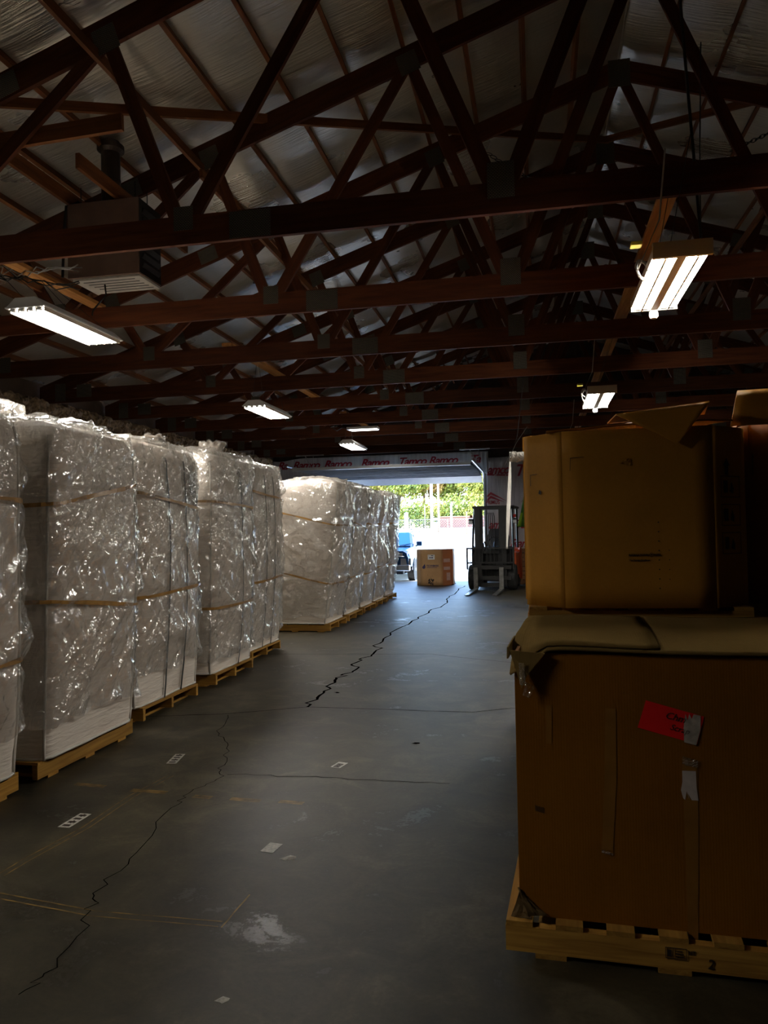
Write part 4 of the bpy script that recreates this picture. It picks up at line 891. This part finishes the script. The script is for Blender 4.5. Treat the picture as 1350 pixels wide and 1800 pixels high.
# ------------------------------------------------------------------ forklift
fk = thing('forklift', 'black and orange forklift parked facing the camera beside the door', 'forklift', (-1.21, 19.62, 0), -.068)
BK = 'forklift_black'
for sx in (-1, 1):
    b = MB(); x = sx*.33
    b.box(x-.075, x+.075, .06, .10, .12, 2.15); b.box(x-.075 if sx < 0 else x+.035, x-.035 if sx < 0 else x+.075, .10, .22, .12, 2.15); b.build('mast_rail', BK, fk, bevel=.006)
    MB().box(x*.78-.045, x*.78+.045, .10, .20, .16, 2.12).build('inner_rail', BK, fk)
    MB().tube([(sx*.235, .2, .3), (sx*.235, .2, 1.95)], .032, 10).build('lift_cylinder', 'steel_dark', fk, smooth=True)
b = MB(); b.box(-.41, .41, .07, .20, 2.08, 2.16); b.build('mast_crossbar', BK, fk)
MB().box(-.36, .36, .10, .18, .95, 1.05).build('mast_crossbar', BK, fk); MB().box(-.38, .38, .10, .2, .1, .2).build('mast_crossbar', BK, fk)
for z in (.28, .55): MB().box(-.52, .52, -.0, .05, z, z+.10).build('carriage_bar', 'steel_dark', fk, bevel=.004)
for sx in (-1, 1): MB().box(sx*.27-.04, sx*.27+.04, .0, .07, .26, .70).build('carriage_plate', 'steel_dark', fk)
br = MB().box(-.62, .60, -.02, .02, 1.07, 1.11).box(-.62, .60, -.02, .02, .70, .74).box(-.62, -.58, -.02, .02, .55, 1.07).box(.56, .60, -.02, .02, .55, 1.07).build('load_backrest', BK, fk)
for k in range(11): MB().box(-.5+k*.1-.007, -.5+k*.1+.007, -.012, .012, .74, 1.07).build('bar', BK, br)
for x in (-.385, .27):
    b = MB(); b.box(x-.055, x+.055, -.045, -.003, .02, .60); b.prism([(x-.055, -.045, .02), (x-.055, -.045, .065), (x-.045, -1.58, .036), (x-.045, -1.6, .022)], (.11, 0, 0)); b.build('fork', 'fork_steel', fk, bevel=.004)
def wheel(t, x, y, r, w, rim):
    o = MB().lathe([(r*.55, -w/2), (r*.93, -w/2), (r, -w/2+.03), (r, w/2-.03), (r*.93, w/2), (r*.55, w/2)], (x, y, r), 28, 'X').build('tyre', 'rubber', t, smooth=False)
    MB().lathe([(.03, -w/2-.004), (r*.3, -w/2+.01), (r*.56, -w/2+.02), (r*.56, w/2-.02), (r*.3, w/2-.01), (.03, w/2+.004)], (x, y, r), 20, 'X').build('rim', rim, o)
    return o
for sx in (-1, 1):
    wheel(fk, sx*.50, .42, .33, .22, 'steel_dark'); wheel(fk, sx*.46, 1.85, .26, .18, 'steel_dark')
b = MB(); b.prism([(-.52, .26, .30), (-.52, .26, .95), (-.52, .48, 1.12), (-.52, .75, 1.12), (-.52, .85, .40), (-.52, .75, .30)], (1.04, 0, 0)); b.build('cowl', BK, fk, bevel=.02)
MB().box(-.5, .5, .7, 1.25, .28, .42).build('floor_plate', BK, fk)
b = MB(); b.prism([(-.53, 1.15, .35), (-.53, 1.15, .92), (-.53, 1.9, .98), (-.53, 2.0, .35)], (1.06, 0, 0)); b.build('engine_hood', 'forklift_orange', fk, bevel=.03)
b = MB(); b.prism([(-.56, 1.75, .25), (-.56, 1.75, 1.02), (-.56, 2.1, 1.08), (-.56, 2.38, .95), (-.56, 2.42, .35), (-.56, 2.3, .22)], (1.14, 0, 0)); b.build('counterweight', 'forklift_orange', fk, bevel=.05)
MB().box(.50, .57, .80, 1.75, .35, .95).build('side_panel', 'forklift_orange', fk, bevel=.01)
MB().box(-.27, .27, 1.22, 1.7, .95, 1.08).build('seat_cushion', 'seat_black', fk, bevel=.03)
b = MB(); b.prism([(-.27+.09*0, 1.62, 1.05), (-.28, 1.68, 1.35), (-.2, 1.72, 1.56), (.2, 1.72, 1.56), (.28, 1.68, 1.35), (.27, 1.62, 1.05)], (0, .1, 0)); b.build('seat_back', 'seat_black', fk, bevel=.03)
MB().tube([(.17*math.cos(k*PI/9), .92+.06*math.sin(k*PI/9), 1.22+.15*math.sin(k*PI/9)) for k in range(18)], .016, 6, closed=True).build('steering_wheel', 'rubber', fk, smooth=True)
MB().tube([(0, .62, 1.0), (0, .92, 1.22)], .025, 7).build('steering_column', BK, fk)
for k in range(3): MB().tube([(.22+k*.06, .75, 1.1), (.22+k*.06, .8, 1.32)], .009, 5).build('lever', BK, fk)
for sx in (-1, 1):
    MB().tube([(sx*.53, .50, 1.0), (sx*.52, .62, 1.6), (sx*.50, .78, 2.14)], .030, 8).build('guard_post', BK, fk)
    MB().tube([(sx*.50, 2.0, 1.0), (sx*.50, 1.9, 2.14)], .030, 8).build('guard_post', BK, fk)
gr = MB().tube([(-.52, .70, 2.16), (.54, .70, 2.16), (.54, 1.95, 2.16), (-.52, 1.95, 2.16)], .035, 8, closed=True).build('overhead_guard', BK, fk)
for k in range(7): MB().box(-.46+k*.155-.012, -.46+k*.155+.012, .72, 1.94, 2.14, 2.17).build('guard_bar', BK, gr)
for sx, ln in ((-1, 'lens_amber'), (1, 'lens_red')):
    h = MB().box(sx*.58-.055, sx*.58+.055, .56, .64, 1.72, 1.86).build('work_lamp', 'steel_dark', fk, bevel=.01)
    MB().box(sx*.58-.045, sx*.58+.045, .553, .56, 1.73, 1.81).build('lens', 'steel_galv', h); MB().box(sx*.57-.03, sx*.57+.03, .58, .64, 1.88, 1.96).build('indicator', ln, fk)
for k in range(5):
    x = -.10+k*.05; MB().tube([(x, .16, .35), (x*1.1, .14, 1.2), (x, .13, 1.9), (x*.7, .17, 2.0)], .010, 6).build('hose', 'rubber', fk, smooth=True)
MB().tube([(-.16+.03*math.cos(k), .12+.02*math.sin(k), 1.15+.12*math.sin(k*.9)) for k in range(9)], .018, 6).build('hose', 'rubber', fk, smooth=True)

# ------------------------------------------------------------------ pallet stack, green vest by the wall
used_old = None
for k in range(8):
    o = make_pallet('x', 'old_pallet_wood', 1.1, 1.0) if used_old is None else copy_tree(used_old)
    if used_old is None: used_old = o
    o.location = (-.12+.02*nz(k, 3), 22.45+.02*nz(k, 7), k*.1272)
    tag(o, 'weathered empty pallet, %s in the stack behind the forklift' % ['lowest', 'second from floor', 'third from floor', 'fourth from floor', 'fifth from floor', 'third from top', 'second from top', 'topmost'][k], 'pallet', 'stacked empty pallets')
t = thing('work_vest', 'green and yellow cloth hanging at the edge of the boxes', 'vest', (-.36, 20.9, 1.62))
MB().grid(lambda u, v: Vector(((u-.5)*(.34-.26*v)+.09*v, .04*math.sin(u*9)*(1-v), 1.1*v)), 14, 12).build('cloth', 'cloth_green', t, smooth=True, solid=.01)
MB().grid(lambda u, v: Vector((-.19+u*.10-.05*v*u+.1*v, -.03+.02*math.sin(u*7), .02+.36*v)), 6, 6).build('reflective_edge', 'bird_green', t, smooth=True, solid=.008)
MB().tube([(.09, .0, 1.1), (.12, .0, 1.9), (.16, .0, 2.25)], .006, 5).build('hook_cord', 'cable_black', t)

# ------------------------------------------------------------------ outside
def gz(y):   # yard climbs away from the building
    if y < 26: return -.07
    if y < 60: return -.07+1.36*((y-26)/34)**1.15
    if y < 75: return 1.29+(y-60)/15*.46
    return 1.75+(min(y, 90)-75)/15*.18
ys = [YF+.002, 24.2, 26, 28, 30, 33, 36, 40, 44, 48, 52, 56, 60]
def strip(name, ys, mat):
    b = MB(); X = [-60+i*7 for i in range(17)]
    for y in ys:
        for x in X: b.v.append((x, y, gz(y)))
    n = len(X)
    for j in range(len(ys)-1):
        for i in range(n-1): b.f.append((j*n+i, j*n+i+1, (j+1)*n+i+1, (j+1)*n+i))
    return tag(b.build(name, mat, smooth=True), kind='structure')
yard = strip('ground', ys, 'asphalt'); strip('verge', [60, 63, 67, 71, 75], 'verge'); strip('road', [75, 80, 85, 90], 'road'); strip('bank', [90, 110, 150], 'verge')
for pts in ([(-6, 31), (-3, 30.5), (0, 31.5), (3, 31)], [(-5, 38), (-2, 37), (1, 38.5)], [(-7, 46), (-1, 45), (4, 46.5)]):
    P = []
    for a, b_ in zip(pts, pts[1:]):
        for k in range(5): P.append((a[0]+(b_[0]-a[0])*k/5+.1*nz(k, a[0]), a[1]+(b_[1]-a[1])*k/5+.3*nz(k, a[1], 2)))
    bb = MB().ribbon(P, .09, 0)
    bb.v = [(x, y, gz(y)+.012) for x, y, z in bb.v]; bb.build('tar_seam', 'joint', yard)
# fence
fe = thing('chain_link_fence', 'pale chain-link fence along the far side of the yard', 'fence', (-7, 60, 1.29))
for x in range(-9, 12, 3): MB().tube([(x, 0, -.02), (x, 0, 1.22)], .035, 6).build('post', 'fence_steel', fe)
for z in (.12, 1.2): MB().tube([(-9, 0, z), (9, 0, z)], .02, 5).build('rail', 'fence_steel', fe)
b = MB()
for k in range(-6, 90):
    for sgn in (-1, 1):
        x0 = -9+k*.2; p0 = Vector((x0 if sgn > 0 else x0+1.05, 0, .12)); p1 = Vector((x0+1.05 if sgn > 0 else x0, 0, 1.17))
        if -9 <= p0.x <= 9 and -9 <= p1.x <= 9: b.tube([p0, p1], .006, 3, cap=False)
tag(b.build('chain_link', 'fence_steel', fe), kind='stuff')
def post(name, x, y, h, r, mat, label, extra=None):
    t = thing(name, label, 'pole', (x, y, gz(y))); MB().lathe([(r, -.1), (r*.95, h*.5), (r*.85, h)], n=12).build('shaft', mat, t, smooth=False)
    if extra: extra(t)
post('utility_pole', -8.15, 59.2, 9, .11, 'pole_white', 'tall white pole in the yard behind the car', lambda t: MB().box(.1, .42, -.12, .1, .35, 1.0).build('meter_box', 'pole_white', t))
post('utility_pole', -7.9, 61.5, 9, .10, 'pole_brown', 'tall brown wooden pole next to the white pole', lambda t: MB().box(-.5, -.1, -.05, .05, 1.1, 1.3).build('sign', 'pole_white', t))
post('yard_post', -10.05, 58.5, 1.75, .16, 'pole_white', 'thick short white post behind the car', lambda t: MB().lathe([(.17, 1.75), (.1, 1.82)], n=12).build('cap', 'pole_white', t))
post('yard_post', -6.58, 59, 2.35, .075, 'pole_white', 'thin white post left of the forklift', lambda t: MB().lathe([(.085, 2.35), (.03, 2.42)], n=10).build('cap', 'pole_white', t))
post('yard_post', -8.75, 59.6, 2.3, .035, 'fence_steel', 'slender pipe post left of the tall white pole', lambda t: MB().lathe([(.045, 2.3), (.02, 2.34)], n=8).build('cap', 'fence_steel', t))
post('yard_post', -5.6, 61, 1.7, .05, 'lens_amber', 'slender orange marker post beside the fence', lambda t: MB().lathe([(.06, 1.7), (.02, 1.74)], n=8).build('cap', 'pole_white', t))
bw = thing('brick_building', 'low reddish brick wall beyond the fence', 'building', (-7.2, 91, 1.9)); MB().box(-4.5, 6, 0, .5, -.1, 1.3).build('wall', 'brick_red', bw); MB().box(-4.6, 6.1, -.1, .6, 1.3, 1.42).build('coping', 'pole_brown', bw)
# trees and bushes
def foliage(name, blobs, n, s, mat, parent, seed):
    rnd = random.Random(seed); b = MB()
    for k in range(n):
        c, r = rnd.choice(blobs); d = Vector((rnd.gauss(0, 1), rnd.gauss(0, 1), rnd.gauss(0, 1))).normalized()*(rnd.random()**.35)
        p = Vector(c)+Vector((d.x*r[0], d.y*r[1], d.z*r[2])); q = Vector((rnd.gauss(0, 1), rnd.gauss(0, 1), rnd.gauss(0, 1))).normalized(); w = q.orthogonal().normalized()*s*(.6+.8*rnd.random()); h = q.cross(w).normalized()*s*(.5+.6*rnd.random())
        b.add([p-w, p+h*.7, p+w, p-h*.7], [(0, 1, 2, 3)])
    o = b.build(name, mat, parent); return tag(o, kind='stuff')
def tree(x, y, h, w, mat, label, seed, n=6500, trunk=.22):
    t = thing('tree', label, 'tree', (x, y, gz(y)), 0, 'trees beyond the fence'); rnd = random.Random(seed)
    P = [(0, 0, -.2), (.2*rnd.random(), 0, h*.3), (.4*rnd.random()-.2, 0, h*.6), (.5*rnd.random()-.2, 0, h*.85)]
    MB().tube(P, [trunk, trunk*.8, trunk*.5, .05], 8).build('trunk', 'bark', t, smooth=True)
    blobs = []
    for k in range(9):
        a = rnd.random()*6.28; rr = w*.5*rnd.random()**.5; z = h*(.42+.55*rnd.random()); blobs.append(((rr*math.cos(a), rr*math.sin(a)*.7, z), (w*.28, w*.26, h*.13)))
        MB().tube([(P[1][0], 0, h*(.28+.3*rnd.random())), (rr*math.cos(a)*.6, rr*math.sin(a)*.4, z-.3)], [trunk*.35, .03], 5).build('branch', 'bark', t)
    foliage('foliage', blobs, n, .20, mat, t, seed)
for i, (x, y, h, w, m_, lb) in enumerate([(-17.5, 97, 10.5, 7, 'leaf_green', 'green tree at the left of the doorway view'), (-13.8, 99, 11.5, 6, 'leaf_orange', 'orange autumn tree left of the white pole'), (-10.2, 101, 9.5, 6, 'leaf_green', 'green tree just right of the poles'),
        (-7.4, 98, 8.6, 6, 'leaf_yellow', 'yellow-green tree above the forklift'), (-4.2, 97, 9.5, 6, 'leaf_yellow', 'bright yellow tree nearest the door jamb'), (-1, 100, 11, 7, 'leaf_green', 'tree hidden behind the right door jamb'), (-22, 99, 12, 8, 'leaf_yellow', 'yellow tree hidden behind the white bags'), (-15.5, 105, 13, 8, 'leaf_green', 'tall green tree standing farthest back')]):
    tree(x, y, h, w, m_, lb, 100+i)
for i, (x, y, h, w, m_) in enumerate([(-18.5, 93.5, 3.4, 4, 'leaf_yellow'), (-15.6, 93, 4.2, 4, 'leaf_green'), (-12.8, 93.6, 4.0, 4, 'leaf_yellow'), (-10.0, 93.2, 4.4, 4, 'leaf_green'), (-7.2, 93.6, 4.2, 4, 'leaf_yellow'), (-4.4, 93.2, 4.4, 4, 'leaf_green'), (-1.6, 93.6, 4.2, 4, 'leaf_green')]):
    t = thing('bush', ['yellow bush beyond the fence, left of the car', 'green bush behind the car', 'yellow bush behind the short white post', 'green bush behind the tall poles', 'yellow bush behind the thin white post', 'green bush left of the forklift mast', 'green bush hidden behind the forklift'][i], 'bush', (x, y, gz(y)), 0, 'bushes beyond the fence')
    MB().tube([(0, 0, -.1), (.1, 0, h*.5)], [.1, .04], 6).build('stem', 'bark', t)
    foliage('foliage', [((0, 0, h*.5), (w*.55, w*.4, h*.5)), ((-w*.25, 0, h*.35), (w*.4, w*.4, h*.38)), ((w*.25, 0, h*.4), (w*.4, w*.4, h*.4))], 2600, .16, m_, t, 300+i)

# ------------------------------------------------------------------ car outside the door
car = thing('suv', 'glossy off-road car, blue sky reflection in its colour, parked outside the door, nose towards the camera', 'car', (-4.98, 24.15, -.07))
def body(secs):
    """sections (y, half width low, half width high, z low, z high) lofted with chamfered upper edges"""
    b = MB()
    for y, wl, wh, zl, zh in secs: b.v += [(-wl, y, zl), (-wl, y, (zl+zh)*.5), (-wh, y, zh-.06), (-wh+.10, y, zh), (wh-.10, y, zh), (wh, y, zh-.06), (wl, y, (zl+zh)*.5), (wl, y, zl)]
    n = 8
    for j in range(len(secs)-1):
        for i in range(n): b.f.append((j*n+i, j*n+(i+1) % n, (j+1)*n+(i+1) % n, (j+1)*n+i))
    b.f.append(tuple(range(n))); b.f.append(tuple((len(secs)-1)*n+i for i in range(n))); return b
body([(.06, .84, .78, .55, .98), (.16, .92, .86, .50, 1.04), (.8, .95, .90, .45, 1.09), (1.45, .95, .90, .40, 1.12), (4.3, .95, .90, .40, 1.12), (4.65, .90, .86, .5, 1.05)]).build('body', 'car_sky_blue', car, smooth=False, bevel=.02)
body([(1.35, .82, .80, 1.08, 1.14), (1.85, .80, .70, 1.08, 1.60), (2.4, .80, .70, 1.08, 1.67), (4.1, .80, .70, 1.08, 1.65), (4.5, .80, .72, 1.08, 1.2)]).build('cabin', 'car_sky_blue', car)
MB().prism([(-.72, 1.375, 1.15), (.72, 1.375, 1.15), (.62, 1.815, 1.58), (-.62, 1.815, 1.58)], (0, -.012, .012)).build('windshield', 'glass_sky_blue', car)
for sx in (-1, 1):
    for y0, y1 in ((1.75, 2.55), (2.62, 3.35), (3.42, 4.1)):
        MB().prism([(sx*.808, y0, 1.15), (sx*.808, y1, 1.15), (sx*.745, y1-.05, 1.55), (sx*.745, y0+.18 if y0 < 2 else y0, 1.55)], (sx*.008, 0, 0)).build('side_window', 'glass_sky_blue', car)
    w = wheel(car, sx*.85, .92, .37, .24, 'alloy'); wheel(car, sx*.85, 3.75, .37, .24, 'alloy')
    ar = [(sx*.90, .92+.47*math.cos(a), .37+.47*math.sin(a)) for a in [PI*k/12 for k in range(13)]]
    MB().tube(ar, .045, 6).build('wheel_arch', 'car_black', car, smooth=True)
    MB().lathe([(.36, -.02), (.40, 0), (.40, .01)], (sx*.955, .92, .37), 24, 'X').build('arch_well', 'car_black', car)
    mh = MB().box(sx*.98-.10, sx*.98+.10, 1.62, 1.74, 1.13, 1.29).build('door_mirror', 'car_sky_blue', car, bevel=.03); MB().tube([(sx*.84, 1.70, 1.13), (sx*.95, 1.68, 1.16)], .025, 6).build('mirror_arm', 'car_black', mh)
    hl = MB().prism([(sx*.50, .03, .82), (sx*.82, .07, .82), (sx*.86, .12, .96), (sx*.50, .05, .96)], (0, .05, 0)).build('headlight', 'car_lamp', car); MB().box(sx*.62-.06, sx*.62+.06, .02, .05, .84, .94).build('lens', 'car_trim', hl)
    MB().prism([(sx*.62, -.02, .50), (sx*.93, .10, .50), (sx*.95, .3, .62), (sx*.93, .12, .76), (sx*.62, 0, .76)], (0, .06, 0)).build('bumper_corner', 'car_black', car)
    MB().tube([(sx*.66, 1.95, 1.70), (sx*.66, 4.0, 1.70)], .018, 6).build('roof_rail', 'car_black', car)
    MB().box(sx*.93-.05, sx*.93+.05, 1.5, 3.2, .30, .37).build('side_step', 'car_black', car)
gl_ = MB().box(-.46, .46, .0, .07, .60, .96).build('grille', 'car_black', car, bevel=.02)
for z in (.67, .75, .83, .91): MB().box(-.44, .44, -.012, .0, z-.012, z+.012).build('grille_bar', 'car_trim', gl_)
MB().box(-.92, .92, -.08, .12, .36, .56).build('bumper', 'car_trim', car, bevel=.03); MB().box(-.7, .7, -.03, .3, .26, .36).build('skid_plate', 'car_black', car)
MB().box(-.75, .75, .3, 4.4, .28, .45).build('underbody', 'car_black', car)
for sx in (-.35, .3): MB().tube([(sx, 1.30, 1.15), (sx+.45, 1.42, 1.22)], .009, 5).build('wiper', 'car_black', car)
